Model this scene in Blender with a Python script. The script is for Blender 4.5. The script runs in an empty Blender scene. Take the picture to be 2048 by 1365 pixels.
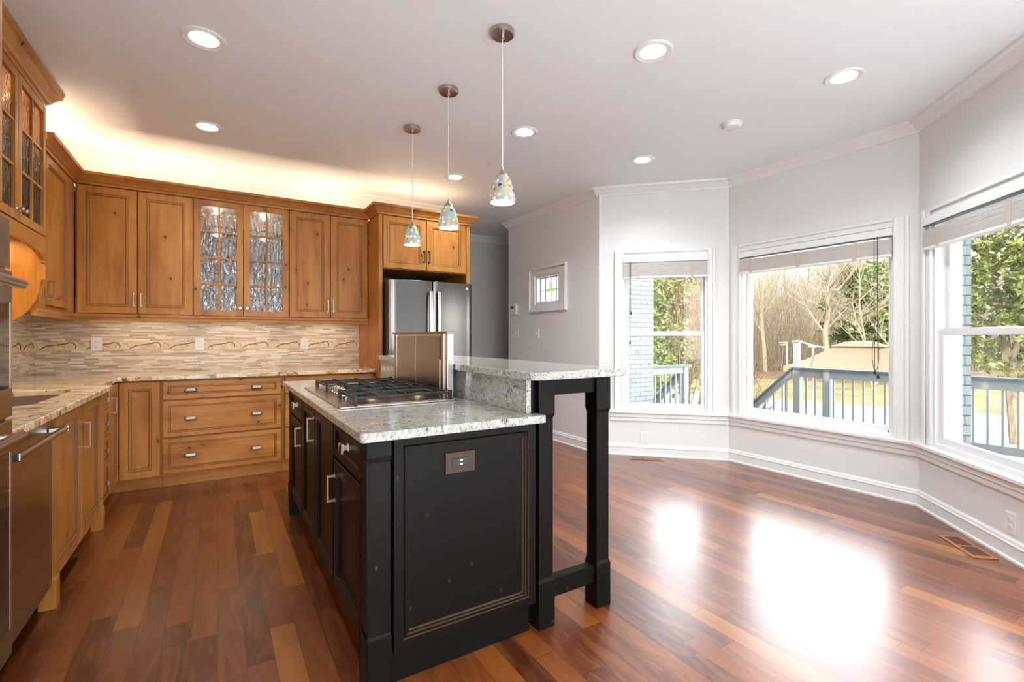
import bpy, bmesh, math, random
from mathutils import Vector, Matrix

S = bpy.context.scene
C = S.collection

# ------------------------------------------------------------------ camera, world, sun, exposure
cd = bpy.data.cameras.new('camera'); cam = bpy.data.objects.new('camera', cd); C.objects.link(cam)
cam.location = (0, 0, 1.205); cam.rotation_euler = (math.pi / 2, 0, -math.radians(31.6))
cd.sensor_width = 36; cd.lens = 36 * 958 / 2048; cd.shift_y = -7.3 / 2048; cd.clip_start = 0.02; cd.clip_end = 500
S.camera = cam
S.view_settings.view_transform = 'Standard'; S.view_settings.look = 'None'
S.view_settings.gamma = 1; S.view_settings.use_curve_mapping = False
S.view_settings.exposure = 0.32
cy = S.cycles
cy.use_denoising = True; cy.use_adaptive_sampling = True; cy.adaptive_threshold = 0.03
cy.max_bounces = 9; cy.diffuse_bounces = 5; cy.glossy_bounces = 4; cy.transmission_bounces = 6; cy.transparent_max_bounces = 12
cy.caustics_reflective = False; cy.caustics_refractive = False; cy.sample_clamp_indirect = 6

# hazy sky: a plain dome, with brighter haze low over the yard (+X) and on the sun's side behind the house (-Y)
SKY_BASE, SKY_YARD, SKY_REAR = .9, 8.6, 7.0
w = bpy.data.worlds.new('sky'); S.world = w; w.use_nodes = True
nt = w.node_tree; nt.nodes.clear()
def wn(op, a, b):
    nd = nt.nodes.new('ShaderNodeMath'); nd.operation = op
    for k_, v_ in enumerate((a, b)):
        if isinstance(v_, (int, float)): nd.inputs[k_].default_value = v_
        else: nt.links.new(v_, nd.inputs[k_])
    return nd.outputs[0]
def wramp(src, stops):
    nd = nt.nodes.new('ShaderNodeValToRGB'); nt.links.new(src, nd.inputs[0]); cr = nd.color_ramp
    while len(cr.elements) < len(stops): cr.elements.new(.5)
    for e_, (p_, c_) in zip(cr.elements, stops): e_.position = p_; e_.color = (*c_, 1) if isinstance(c_, tuple) else (c_, c_, c_, 1)
    return nd.outputs[0]
tc = nt.nodes.new('ShaderNodeTexCoord'); sep = nt.nodes.new('ShaderNodeSeparateXYZ'); nt.links.new(tc.outputs['Generated'], sep.inputs[0])
tint = wramp(sep.outputs['Z'], [(0, (1.0, .985, .96)), (.25, (.95, .97, 1)), (.8, (.74, .85, 1))])
yard = wn('MULTIPLY', wramp(sep.outputs['X'], [(.2, 0.0), (.75, 1.0)]), wramp(sep.outputs['Z'], [(.08, 0.0), (.17, 1.0), (.5, 1.0), (.8, 0.0)]))
back = wn('MULTIPLY', wramp(wn('MULTIPLY', sep.outputs['Y'], -1), [(.25, 0.0), (.6, 1.0)]), wramp(sep.outputs['Z'], [(0, 1.0), (.4, 1.0), (.75, 0.0)]))
rad = wn('ADD', wn('ADD', wn('MULTIPLY', yard, SKY_YARD), wn('MULTIPLY', back, SKY_REAR)), SKY_BASE)
bg = nt.nodes.new('ShaderNodeBackground'); nt.links.new(tint, bg.inputs[0]); nt.links.new(rad, bg.inputs[1])
wo = nt.nodes.new('ShaderNodeOutputWorld'); nt.links.new(bg.outputs[0], wo.inputs[0])

sl = bpy.data.lights.new('sun', 'SUN'); so = bpy.data.objects.new('sun', sl); C.objects.link(so)
sl.energy = 3.0; sl.angle = .01; sl.color = (1, .93, .8)
so.location = (-6, 1, 9)
so.rotation_euler = Vector((.76, .12, -.62)).to_track_quat('-Z', 'Y').to_euler()

Q = 2 ** -.5
CEIL = 2.75

# ------------------------------------------------------------------ node helpers
class NB:
    def __init__(s, name):
        s.m = bpy.data.materials.new(name); s.m.use_nodes = True
        s.t = s.m.node_tree; s.t.nodes.clear()
        s.out = s.t.nodes.new('ShaderNodeOutputMaterial')
        s.b = None
    def n(s, typ, **kw):
        nd = s.t.nodes.new(typ)
        for k, v in kw.items(): setattr(nd, k, v)
        return nd
    def l(s, a, b): s.t.links.new(a, b)
    def put(s, sock, v):
        if isinstance(v, bpy.types.NodeSocket): s.l(v, sock)
        elif isinstance(v, (tuple, list)) and len(v) == 3 and sock.type == 'RGBA': sock.default_value = (*v, 1)
        else: sock.default_value = v
    def M(s, op, a, b=0.0, c=None):
        nd = s.n('ShaderNodeMath', operation=op); s.put(nd.inputs[0], a); s.put(nd.inputs[1], b)
        if c is not None: s.put(nd.inputs[2], c)
        return nd.outputs[0]
    def mix(s, f, a, b, mode='MIX'):
        nd = s.n('ShaderNodeMix', data_type='RGBA', blend_type=mode)
        s.put(nd.inputs[0], f); s.put(nd.inputs[6], a); s.put(nd.inputs[7], b); return nd.outputs[2]
    def ramp(s, f, stops, interp='LINEAR'):
        nd = s.n('ShaderNodeValToRGB'); s.l(f, nd.inputs[0]); cr = nd.color_ramp; cr.interpolation = interp
        while len(cr.elements) < len(stops): cr.elements.new(.5)
        for e, (p, c) in zip(cr.elements, stops):
            e.position = p; e.color = (*c, 1) if len(c) == 3 else c
        return nd.outputs[0]
    def coords(s, rnd=False, world=False):
        if world:
            v = s.n('ShaderNodeNewGeometry').outputs['Position']
        else:
            v = s.n('ShaderNodeTexCoord').outputs['Object']
        if rnd:
            oi = s.n('ShaderNodeObjectInfo'); mv = s.n('ShaderNodeVectorMath', operation='SCALE'); mv.inputs[0].default_value = (17, 29, 13)
            s.l(oi.outputs['Random'], mv.inputs['Scale'])
            ad = s.n('ShaderNodeVectorMath', operation='ADD'); s.l(v, ad.inputs[0]); s.l(mv.outputs[0], ad.inputs[1]); v = ad.outputs[0]
        return v
    def map(s, v, scale):
        mp = s.n('ShaderNodeMapping'); s.l(v, mp.inputs[0]); mp.inputs['Scale'].default_value = scale; return mp.outputs[0]
    def noise(s, v, scale, detail=3, rough=.55, dist=0.0, col=False):
        nd = s.n('ShaderNodeTexNoise'); s.l(v, nd.inputs['Vector']); nd.inputs['Scale'].default_value = scale
        nd.inputs['Detail'].default_value = detail; nd.inputs['Roughness'].default_value = rough; nd.inputs['Distortion'].default_value = dist
        return nd.outputs[1 if col else 0]
    def vor(s, v, scale, out=0, feat='F1', rnd=1.0, dim='3D'):
        nd = s.n('ShaderNodeTexVoronoi', feature=feat, voronoi_dimensions=dim); s.l(v, nd.inputs['Vector']); nd.inputs['Scale'].default_value = scale
        nd.inputs['Randomness'].default_value = rnd
        return nd.outputs[out]
    def sep(s, v):
        nd = s.n('ShaderNodeSeparateXYZ'); s.l(v, nd.inputs[0]); return nd.outputs
    def comb(s, a, b, c=0.0):
        nd = s.n('ShaderNodeCombineXYZ'); s.put(nd.inputs[0], a); s.put(nd.inputs[1], b); s.put(nd.inputs[2], c); return nd.outputs[0]
    def white(s, v):
        nd = s.n('ShaderNodeTexWhiteNoise', noise_dimensions='3D'); s.l(v, nd.inputs['Vector']); return nd.outputs[0]
    def bump(s, h, strength=.3, dist=.01):
        nd = s.n('ShaderNodeBump'); s.l(h, nd.inputs['Height']); nd.inputs['Strength'].default_value = strength; nd.inputs['Distance'].default_value = dist
        return nd.outputs[0]
    def bsdf(s, col, rough=.5, metal=0.0, spec=.5, coat=0.0, coat_r=.1, normal=None, emit=None, es=0.0, coat_ior=1.5):
        b = s.n('ShaderNodeBsdfPrincipled'); s.b = b
        s.put(b.inputs['Base Color'], col); s.put(b.inputs['Roughness'], rough); s.put(b.inputs['Metallic'], metal)
        b.inputs['Specular IOR Level'].default_value = spec
        if coat: b.inputs['Coat Weight'].default_value = coat; b.inputs['Coat Roughness'].default_value = coat_r; b.inputs['Coat IOR'].default_value = coat_ior
        if normal is not None: s.l(normal, b.inputs['Normal'])
        if emit is not None: s.put(b.inputs['Emission Color'], emit); b.inputs['Emission Strength'].default_value = es
        s.l(b.outputs[0], s.out.inputs[0]); return s.m

def plain(name, col, rough=.5, metal=0.0, **kw): return NB(name).bsdf(col, rough, metal, **kw)

def paint(name, col, rough=.5):
    b = NB(name); v = b.coords(world=True); n = b.noise(v, 2.0, 4)
    c = b.mix(b.M('MULTIPLY', n, .12), col, tuple(x * .9 for x in col))
    return b.bsdf(c, rough, normal=b.bump(b.noise(v, 220, 2), .04, .002))

def wood(name, vertical, light, mid, dark, rough=.38):
    b = NB(name); v = b.coords(rnd=True)
    sc = (9, 9, .7) if vertical else (.7, .7, 9)
    vm = b.map(v, sc)
    g = b.noise(vm, 2.2, 6, .6, .6)
    fine = b.noise(b.map(v, tuple(x * 6 for x in sc)), 3, 3)
    blot = b.noise(b.map(v, (2.2, 2.2, 1.1) if vertical else (1.1, 1.1, 2.4)), 1.6, 3)
    f = b.M('ADD', b.M('MULTIPLY', g, .5), b.M('MULTIPLY', blot, .5))
    c = b.ramp(f, [(.36, dark), (.49, mid), (.62, light)])
    c = b.mix(b.M('MULTIPLY', fine, .25), c, tuple(x * .75 for x in mid))
    _p = b.sep(v); kv = b.comb(b.M('MULTIPLY', b.M('ADD', _p[0], _p[1]), 3.6 if vertical else 2.4), b.M('MULTIPLY', _p[2], 2.4 if vertical else 3.6))
    wob = b.noise(v, 9, 2, col=True)
    kw = b.n('ShaderNodeMix', data_type='VECTOR'); kw.inputs[0].default_value = .06; b.l(kv, kw.inputs[4]); b.l(wob, kw.inputs[5])
    d = b.vor(kw.outputs[1], 1.0, dim='2D')
    halo = b.ramp(d, [(.0, (1, 1, 1)), (.04, (.7,) * 3), (.16, (0, 0, 0))])
    core = b.ramp(d, [(.018, (.9,) * 3), (.034, (0, 0, 0))])
    c = b.mix(b.M('MULTIPLY', halo, .4), c, tuple(x * .55 for x in dark))
    c = b.mix(core, c, (.02, .008, .003))
    return b.bsdf(c, rough, spec=.28, normal=b.bump(fine, .08, .002))

WL, WM, WD = (.56, .25, .062), (.46, .185, .039), (.32, .112, .021)
wood_v = wood('knotty_alder_upright_grain', True, WL, WM, WD)
wood_h = wood('knotty_alder_level_grain', False, WL, WM, WD)
glaze = plain('dark_brown_glaze', (.17, .066, .018), .45)
wood_in = plain('cabinet_interior', (.25, .18, .12), .5)

def black_paint():
    b = NB('worn_black_paint'); v = b.coords(world=True)
    n = b.noise(v, 26, 4, .7); _p = b.sep(v); k = b.vor(b.comb(b.M('MULTIPLY', b.M('ADD', _p[0], _p[1]), 5.0), b.M('MULTIPLY', _p[2], 3.0)), 1.0, dim='2D')
    chip = b.ramp(k, [(.018, (1, 1, 1)), (.03, (0, 0, 0))])
    c = b.mix(b.M('MULTIPLY', b.noise(v, 3, 3), .5), (.004, .0035, .0032), (.007, .005, .004))
    c = b.mix(b.M('MULTIPLY', chip, .38), c, (.12, .06, .03))
    return b.bsdf(c, .40, spec=.14, normal=b.bump(n, .05, .002))
black = black_paint()
black_groove = plain('rubbed_edge', (.085, .042, .022), .42)
black_edge = plain('rubbed_black_edge', (.05, .04, .036), .3)

wall_m = paint('warm_white_wall_paint', (.77, .775, .77), .55)
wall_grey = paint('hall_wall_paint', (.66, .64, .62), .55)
ceil_m = paint('ceiling_paint', (.88, .895, .91), .6)
trim_m = paint('white_trim_paint', (.82, .825, .82), .32)

def floor_mat():
    b = NB('red_brown_hardwood'); v = b.coords(world=True); p = b.sep(v)
    W = .092
    r = b.M('FLOOR', b.M('DIVIDE', p[0], W)); rr = b.white(b.comb(r, 3.3))
    u = b.M('ADD', b.M('DIVIDE', p[1], b.M('ADD', b.M('MULTIPLY', rr, .7), .75)), b.M('MULTIPLY', rr, 37.0))
    cidx = b.M('FLOOR', u); rn = b.white(b.comb(cidx, r, 1.7)); rn2 = b.white(b.comb(cidx, r, 8.1))
    off = b.comb(b.M('MULTIPLY', rn, 31.0), b.M('MULTIPLY', rn2, 17.0), rn)
    ad = b.n('ShaderNodeVectorMath', operation='ADD'); b.l(v, ad.inputs[0]); b.l(off, ad.inputs[1])
    g = b.noise(b.map(ad.outputs[0], (9, 1.0, 1)), 1.6, 4, .55, 1.0)
    sw = b.noise(b.map(ad.outputs[0], (9, 1.5, 1)), 1.6, 3, .5, 1.8)
    base = b.ramp(rn, [(0, (.06, .013, .003)), (.15, (.095, .019, .004)), (.4, (.135, .028, .0055)), (.65, (.175, .041, .007)), (.85, (.225, .060, .010)), (.95, (.28, .085, .015)), (1, (.36, .13, .024))])
    c = b.mix(b.ramp(g, [(.35, (.65,) * 3), (.65, (0, 0, 0))]), base, b.mix(.5, base, (.09, .02, .005)))
    c = b.mix(b.M('MULTIPLY', b.ramp(sw, [(.48, (0, 0, 0)), (.68, (1, 1, 1))]), .6), c, (.24, .075, .015))
    fu = b.M('FRACT', u); fx = b.M('FRACT', b.M('DIVIDE', p[0], W))
    e1 = b.M('LESS_THAN', fx, .022); e2 = b.M('LESS_THAN', fu, .0022)
    seam = b.M('MAXIMUM', e1, e2)
    c = b.mix(b.M('MULTIPLY', seam, .75), c, (.02, .006, .003))
    h = b.M('SUBTRACT', b.M('MULTIPLY', b.noise(v, 3, 1), .15), seam)
    return b.bsdf(c, .36, spec=.25, coat=.8, coat_r=.25, coat_ior=1.55, normal=b.bump(h, .03, .004))
floor_m = floor_mat()

def granite_island():
    b = NB('white_swirled_stone'); v = b.coords(world=True)
    d = b.noise(v, 9, 4, .6, 1.5, col=True)
    mx = b.n('ShaderNodeMix', data_type='VECTOR'); mx.inputs[0].default_value = .16; b.l(v, mx.inputs[4]); b.l(d, mx.inputs[5])
    n1 = b.noise(b.map(mx.outputs[1], (1, 1.8, 2.0)), 26, 7, .68, 1.2)
    n2 = b.noise(mx.outputs[1], 11, 5, .6, 2.0); n3 = b.noise(b.map(mx.outputs[1], (1.5, 1, 1)), 38, 5, .6, 2.5)
    c = b.ramp(n1, [(.30, (.085, .09, .078)), (.41, (.27, .28, .245)), (.50, (.48, .48, .44)), (.66, (.66, .66, .62))])
    c = b.mix(b.ramp(n2, [(.46, (0, 0, 0)), (.62, (.5,) * 3)]), c, (.40, .41, .36))
    c = b.mix(b.ramp(n3, [(.385, (.95,) * 3), (.44, (0, 0, 0))]), c, (.03, .032, .028))
    return b.bsdf(c, .10, spec=.5)
granite_i = granite_island()

def granite_kitchen():
    b = NB('cream_brown_granite'); v = b.coords(world=True)
    d = b.noise(v, 4, 3, .6, .5, col=True)
    mx = b.n('ShaderNodeMix', data_type='VECTOR'); mx.inputs[0].default_value = .2; b.l(v, mx.inputs[4]); b.l(d, mx.inputs[5])
    n1 = b.noise(b.map(mx.outputs[1], (1.2, 3.2, 3)), 6, 6, .62, .8)
    n2 = b.noise(mx.outputs[1], 16, 6, .7, 1.5)
    c = b.ramp(n1, [(.32, (.20, .09, .035)), (.42, (.52, .32, .15)), (.50, (.76, .60, .40)), (.66, (.85, .76, .60))])
    c = b.mix(b.ramp(n2, [(.36, (.95,) * 3), (.43, (0, 0, 0))]), c, (.07, .035, .022))
    c = b.mix(b.ramp(n2, [(.58, (0, 0, 0)), (.7, (.6,) * 3)]), c, (.85, .82, .76))
    return b.bsdf(c, .12, spec=.5)
granite_k = granite_kitchen()

def mosaic():
    b = NB('thin_stone_strip_mosaic'); v = b.coords(world=True); p = b.sep(v)
    hgt = .0135; s = b.M('ADD', p[0], p[1])
    row = b.M('FLOOR', b.M('DIVIDE', p[2], hgt)); rr = b.white(b.comb(row, 2.2))
    u = b.M('ADD', b.M('DIVIDE', s, b.M('ADD', b.M('MULTIPLY', rr, .09), .075)), b.M('MULTIPLY', rr, 53.0))
    cidx = b.M('FLOOR', u); rn = b.white(b.comb(cidx, row, 4.4))
    c = b.ramp(rn, [(0, (.40, .29, .19)), (.25, (.53, .42, .30)), (.5, (.63, .52, .39)), (.75, (.74, .63, .49)), (1, (.86, .77, .63))])
    c = b.mix(b.M('MULTIPLY', b.noise(b.map(v, (1, 1, 6)), 18, 3), .4), c, b.mix(.5, c, (.45, .36, .26)))
    e1 = b.M('LESS_THAN', b.M('FRACT', b.M('DIVIDE', p[2], hgt)), .09); e2 = b.M('LESS_THAN', b.M('FRACT', u), .02)
    seam = b.M('MAXIMUM', e1, e2)
    c = b.mix(b.M('MULTIPLY', seam, .45), c, (.36, .29, .22))
    h = b.M('SUBTRACT', b.M('MULTIPLY', rn, .8), b.M('MULTIPLY', seam, .6))
    return b.bsdf(c, .35, normal=b.bump(h, .35, .004))
mosaic_m = mosaic()
def band_mat():
    b = NB('cream_border_stone'); v = b.coords(world=True)
    c = b.ramp(b.noise(v, 30, 5, .6), [(.35, (.60, .46, .28)), (.6, (.76, .63, .43))])
    return b.bsdf(c, .4)
band_m = band_mat(); vine_m = plain('vine_inlay', (.22, .10, .035), .4); leaf_inlay = plain('leaf_inlay', (.50, .36, .20), .4)

def steel(name, col, rough, vert=True, var=.015):
    b = NB(name); v = b.coords(world=True)
    n = b.noise(b.map(v, (400, 400, 3) if vert else (4, 4, 500)), 1, 2)
    return b.bsdf(col, b.M('ADD', b.M('MULTIPLY', n, var), rough), 1.0)
steel_m = steel('brushed_steel', (.125, .118, .112), .20)
steel_l = steel('light_steel', (.62, .61, .6), .25, False)
steel_oven = steel('warm_steel', (.34, .29, .25), .25, False)
steel_b = plain('satin_nickel', (.50, .45, .40), .28, 1.0)
copper_b = plain('pewter_pull', (.40, .32, .26), .3, 1.0)
bronze = plain('dark_bronze', (.06, .035, .025), .4, .6)
dark_side = plain('dark_grey_metal', (.06, .06, .06), .45, .3)
iron = plain('black_cast_iron', (.012, .012, .012), .42, .0)
black_glass = plain('black_glass', (.008, .008, .008), .06)
black_plastic = plain('black_plastic', (.012, .012, .012), .35)
white_plastic = plain('white_plastic', (.80, .79, .77), .35)
grey_plastic = plain('outlet_slots', (.06, .06, .06), .5)
lcd_m = plain('grey_screen', (.10, .11, .10), .2)
sink_m = plain('brown_composite_sink', (.22, .16, .12), .45)
knob_m = plain('polished_knob', (.72, .74, .77), .18, 1.0)
brass = plain('brass_burner', (.30, .22, .13), .38, 1.0)
blind_m = plain('whitewashed_blind_slat', (.66, .62, .58), .5)
tape_m = plain('blind_tape', (.52, .44, .37), .7)
cord_m = plain('dark_cord', (.06, .05, .04), .7)
reg_m = plain('stained_wood_vent', (.36, .13, .045), .35); reg_dark = plain('vent_slots', (.05, .018, .008), .6)
canopy_nickel = plain('brushed_nickel_canopy', (.47, .41, .37), .30, 1.0)

def clear_glass():
    b = NB('window_glass'); tr = b.n('ShaderNodeBsdfTransparent'); tr.inputs[0].default_value = (.96, .97, .96, 1)
    gl = b.n('ShaderNodeBsdfGlossy'); gl.inputs['Roughness'].default_value = .0
    mx = b.n('ShaderNodeMixShader'); lw = b.n('ShaderNodeLayerWeight'); lw.inputs[0].default_value = .5
    b.l(b.M('ADD', b.M('MULTIPLY', b.M('POWER', lw.outputs['Facing'], 5.0), .5), .02), mx.inputs[0]); b.l(tr.outputs[0], mx.inputs[1]); b.l(gl.outputs[0], mx.inputs[2]); b.l(mx.outputs[0], b.out.inputs[0]); return b.m
glass_m = clear_glass()
def seedy_glass():
    b = NB('rippled_glass'); v = b.coords(world=True)
    n = b.noise(b.map(v, (1, 1, .35)), 42, 3, .6, 1.0); bp = b.bump(n, .8, .02)
    tr = b.n('ShaderNodeBsdfRefraction'); tr.inputs['IOR'].default_value = 1.12; tr.inputs['Roughness'].default_value = .04; tr.inputs[0].default_value = (.93, .93, .92, 1); b.l(bp, tr.inputs['Normal'])
    gl = b.n('ShaderNodeBsdfGlossy'); gl.inputs['Roughness'].default_value = .08; b.l(bp, gl.inputs['Normal'])
    mx = b.n('ShaderNodeMixShader'); mx.inputs[0].default_value = .22
    b.l(tr.outputs[0], mx.inputs[1]); b.l(gl.outputs[0], mx.inputs[2]); b.l(mx.outputs[0], b.out.inputs[0]); return b.m
seedy = seedy_glass()
def frosted(name, col):
    b = NB(name); tl = b.n('ShaderNodeBsdfTranslucent'); tl.inputs[0].default_value = (*col, 1)
    tr = b.n('ShaderNodeBsdfTransparent'); tr.inputs[0].default_value = (*col, 1)
    mx = b.n('ShaderNodeMixShader'); mx.inputs[0].default_value = .5; b.l(tl.outputs[0], mx.inputs[1]); b.l(tr.outputs[0], mx.inputs[2]); b.l(mx.outputs[0], b.out.inputs[0]); return b.m
obscure = frosted('milky_glass', (.95, .95, .96)); pink_glass = frosted('pink_glass', (.9, .58, .58)); green_glass = frosted('green_glass', (.55, .9, .35))
lead = plain('lead_came', (.05, .05, .05), .4, .5)

def emit(name, col, st):
    b = NB(name); e = b.n('ShaderNodeEmission'); e.inputs[0].default_value = (*col, 1); e.inputs[1].default_value = st; b.l(e.outputs[0], b.out.inputs[0]); return b.m
can_emit = emit('lit_lens', (1, .96, .88), 9.0); bulb_emit = emit('lit_bulb', (1, .82, .55), 8.0)
puck_emit = emit('lit_puck', (1, .82, .55), 10.0); strip_emit = emit('lit_strip', (1, .7, .38), 4.0)
def shade_mat():
    b = NB('mosaic_shade_glass'); v = b.coords()
    _p = b.sep(v); vv = b.comb(b.M('MULTIPLY', b.M('ARCTAN2', _p[1], _p[0]), 2.1), b.M('DIVIDE', _p[2], .024)); d = b.vor(vv, 1.0, 0, rnd=.4, dim='2D'); cc = b.vor(vv, 1.0, 1, rnd=.4, dim='2D')
    h = b.sep(cc)[0]
    pal = b.ramp(h, [(0, (.02, .03, .25)), (.09, (.62, .60, .06)), (.24, (.65, .17, .05)), (.36, (.20, .42, .42)), (.50, (.75, .75, .75)), (.60, (.65, .45, .10)), (.72, (.30, .45, .08)), (.84, (.75, .75, .78)), (.93, (.55, .42, .45))], 'CONSTANT')
    mask = b.M('LESS_THAN', d, .37)
    c = b.mix(mask, (.33, .36, .39), pal)
    m = b.bsdf(c, .15, spec=.5, emit=c, es=.10, normal=b.bump(b.M('MULTIPLY', b.M('SUBTRACT', .40, d), mask), .4, .01))
    return m
shade_m = shade_mat()
shade_in = emit('lit_shade_lining', (1, .86, .62), 1.5)

rail_cap_m = paint('slate_cap_paint', (.12, .15, .17), .55)
# exterior materials
def brick_mat(name, c1, c2, mort, wear, op='ADD'):
    b = NB(name); v = b.coords(world=True); p = b.sep(v)
    s = b.M(op, p[0], p[1]); vv = b.comb(s, p[2])
    bt = b.n('ShaderNodeTexBrick'); b.l(vv, bt.inputs[0]); bt.inputs['Scale'].default_value = 1
    bt.inputs['Brick Width'].default_value = .21; bt.inputs['Row Height'].default_value = .0677; bt.inputs['Mortar Size'].default_value = .005
    bt.inputs['Color1'].default_value = (*c1, 1); bt.inputs['Color2'].default_value = (*c2, 1); bt.inputs['Mortar'].default_value = (*mort, 1)
    c = b.mix(b.M('MULTIPLY', b.ramp(b.noise(vv, 5.5, 5, .7), [(.58, (0, 0, 0)), (.7, (1, 1, 1))]), wear), bt.outputs[0], (.10, .10, .10))
    return b.bsdf(c, .8, normal=b.bump(bt.outputs[1], -.5, .01))
brick_w = brick_mat('pale_grey_painted_brick', (.30, .315, .32), (.27, .28, .285), (.13, .135, .14), .8)
brick_g = brick_mat('grey_painted_brick', (.26, .295, .305), (.24, .275, .285), (.07, .08, .085), .1, 'SUBTRACT')
deck_m = NB('blue_grey_deck_paint'); _v = deck_m.coords(world=True); _p = deck_m.sep(_v)
_s = deck_m.M('LESS_THAN', deck_m.M('FRACT', deck_m.M('DIVIDE', _p[0], .14)), .05)
deck_m = deck_m.bsdf(deck_m.mix(_s, deck_m.mix(deck_m.noise(_v, 6, 3), (.23, .245, .25), (.29, .30, .305)), (.04, .05, .06)), .6)
rail_m = paint('blue_grey_rail_paint', (.33, .335, .325), .55)
bal_m = plain('grey_baluster', (.30, .33, .34), .5)
def grass_mat():
    b = NB('winter_lawn'); v = b.coords(world=True)
    c = b.ramp(b.noise(v, .55, 6, .7), [(.35, (.24, .21, .07)), (.5, (.37, .30, .15)), (.65, (.46, .38, .22))])
    c = b.mix(b.M('MULTIPLY', b.noise(v, 9, 5, .7), .5), c, (.30, .23, .09))
    return b.bsdf(c, .9, spec=.1)
grass_m = grass_mat()
def litter_mat():
    b = NB('leaf_litter'); v = b.coords(world=True)
    c = b.ramp(b.noise(v, 2.2, 8, .75), [(.3, (.13, .08, .045)), (.5, (.26, .17, .10)), (.7, (.38, .27, .17))])
    return b.bsdf(c, .9, spec=.1)
litter_m = litter_mat()
drive_m = paint('pale_concrete', (.40, .39, .38), .8)
canopy_m = plain('tan_canvas', (.42, .325, .225), .8)
post_m = plain('white_metal_pole', (.62, .64, .64), .4); bluepost_m = plain('pale_blue_wood', (.37, .40, .395), .6)
def bark(name, a, c):
    b = NB(name); v = b.coords(world=True)
    return b.bsdf(b.ramp(b.noise(b.map(v, (4, 4, 1)), 3, 5, .7), [(.3, a), (.7, c)]), .9, spec=.1)
bark_m = bark('grey_tan_bark', (.22, .175, .12), (.54, .45, .32)); bark_r = bark('red_twig_bark', (.20, .085, .06), (.40, .20, .14))
bark_l = bark('pale_bark', (.33, .28, .20), (.60, .52, .40)); bark_b = bark('brown_shrub_bark', (.15, .09, .06), (.32, .22, .15))
def leaf_mat(name, stops):
    b = NB(name); v = b.coords(world=True)
    rn = b.white(b.n('ShaderNodeVectorMath', operation='SNAP').outputs[0]) if False else b.noise(v, 7, 3, .7)
    c = b.ramp(rn, stops)
    bs = b.bsdf(c, .33, spec=.5)
    return bs
leaf_m = leaf_mat('glossy_evergreen_leaf', [(.3, (.05, .09, .018)), (.46, (.19, .25, .05)), (.6, (.46, .48, .14)), (.75, (.55, .42, .18))])
leaf_d = leaf_mat('soft_evergreen_leaf', [(.3, (.10, .14, .05)), (.5, (.24, .28, .12)), (.7, (.42, .44, .24))])
leaf_r = leaf_mat('dry_red_leaf', [(.3, (.25, .08, .04)), (.5, (.42, .19, .11)), (.7, (.55, .33, .20))])

# ------------------------------------------------------------------ mesh helpers
class Fr:
    """A local frame: u along the run, d along the outward direction, z up."""
    def __init__(s, o, r, n): s.o, s.r, s.n = o, r, n
    def pt(s, u, d, z): return (s.o[0] + s.r[0] * u + s.n[0] * d, s.o[1] + s.r[1] * u + s.n[1] * d, z)
W = Fr((0, 0), (1, 0), (0, 1))

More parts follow.
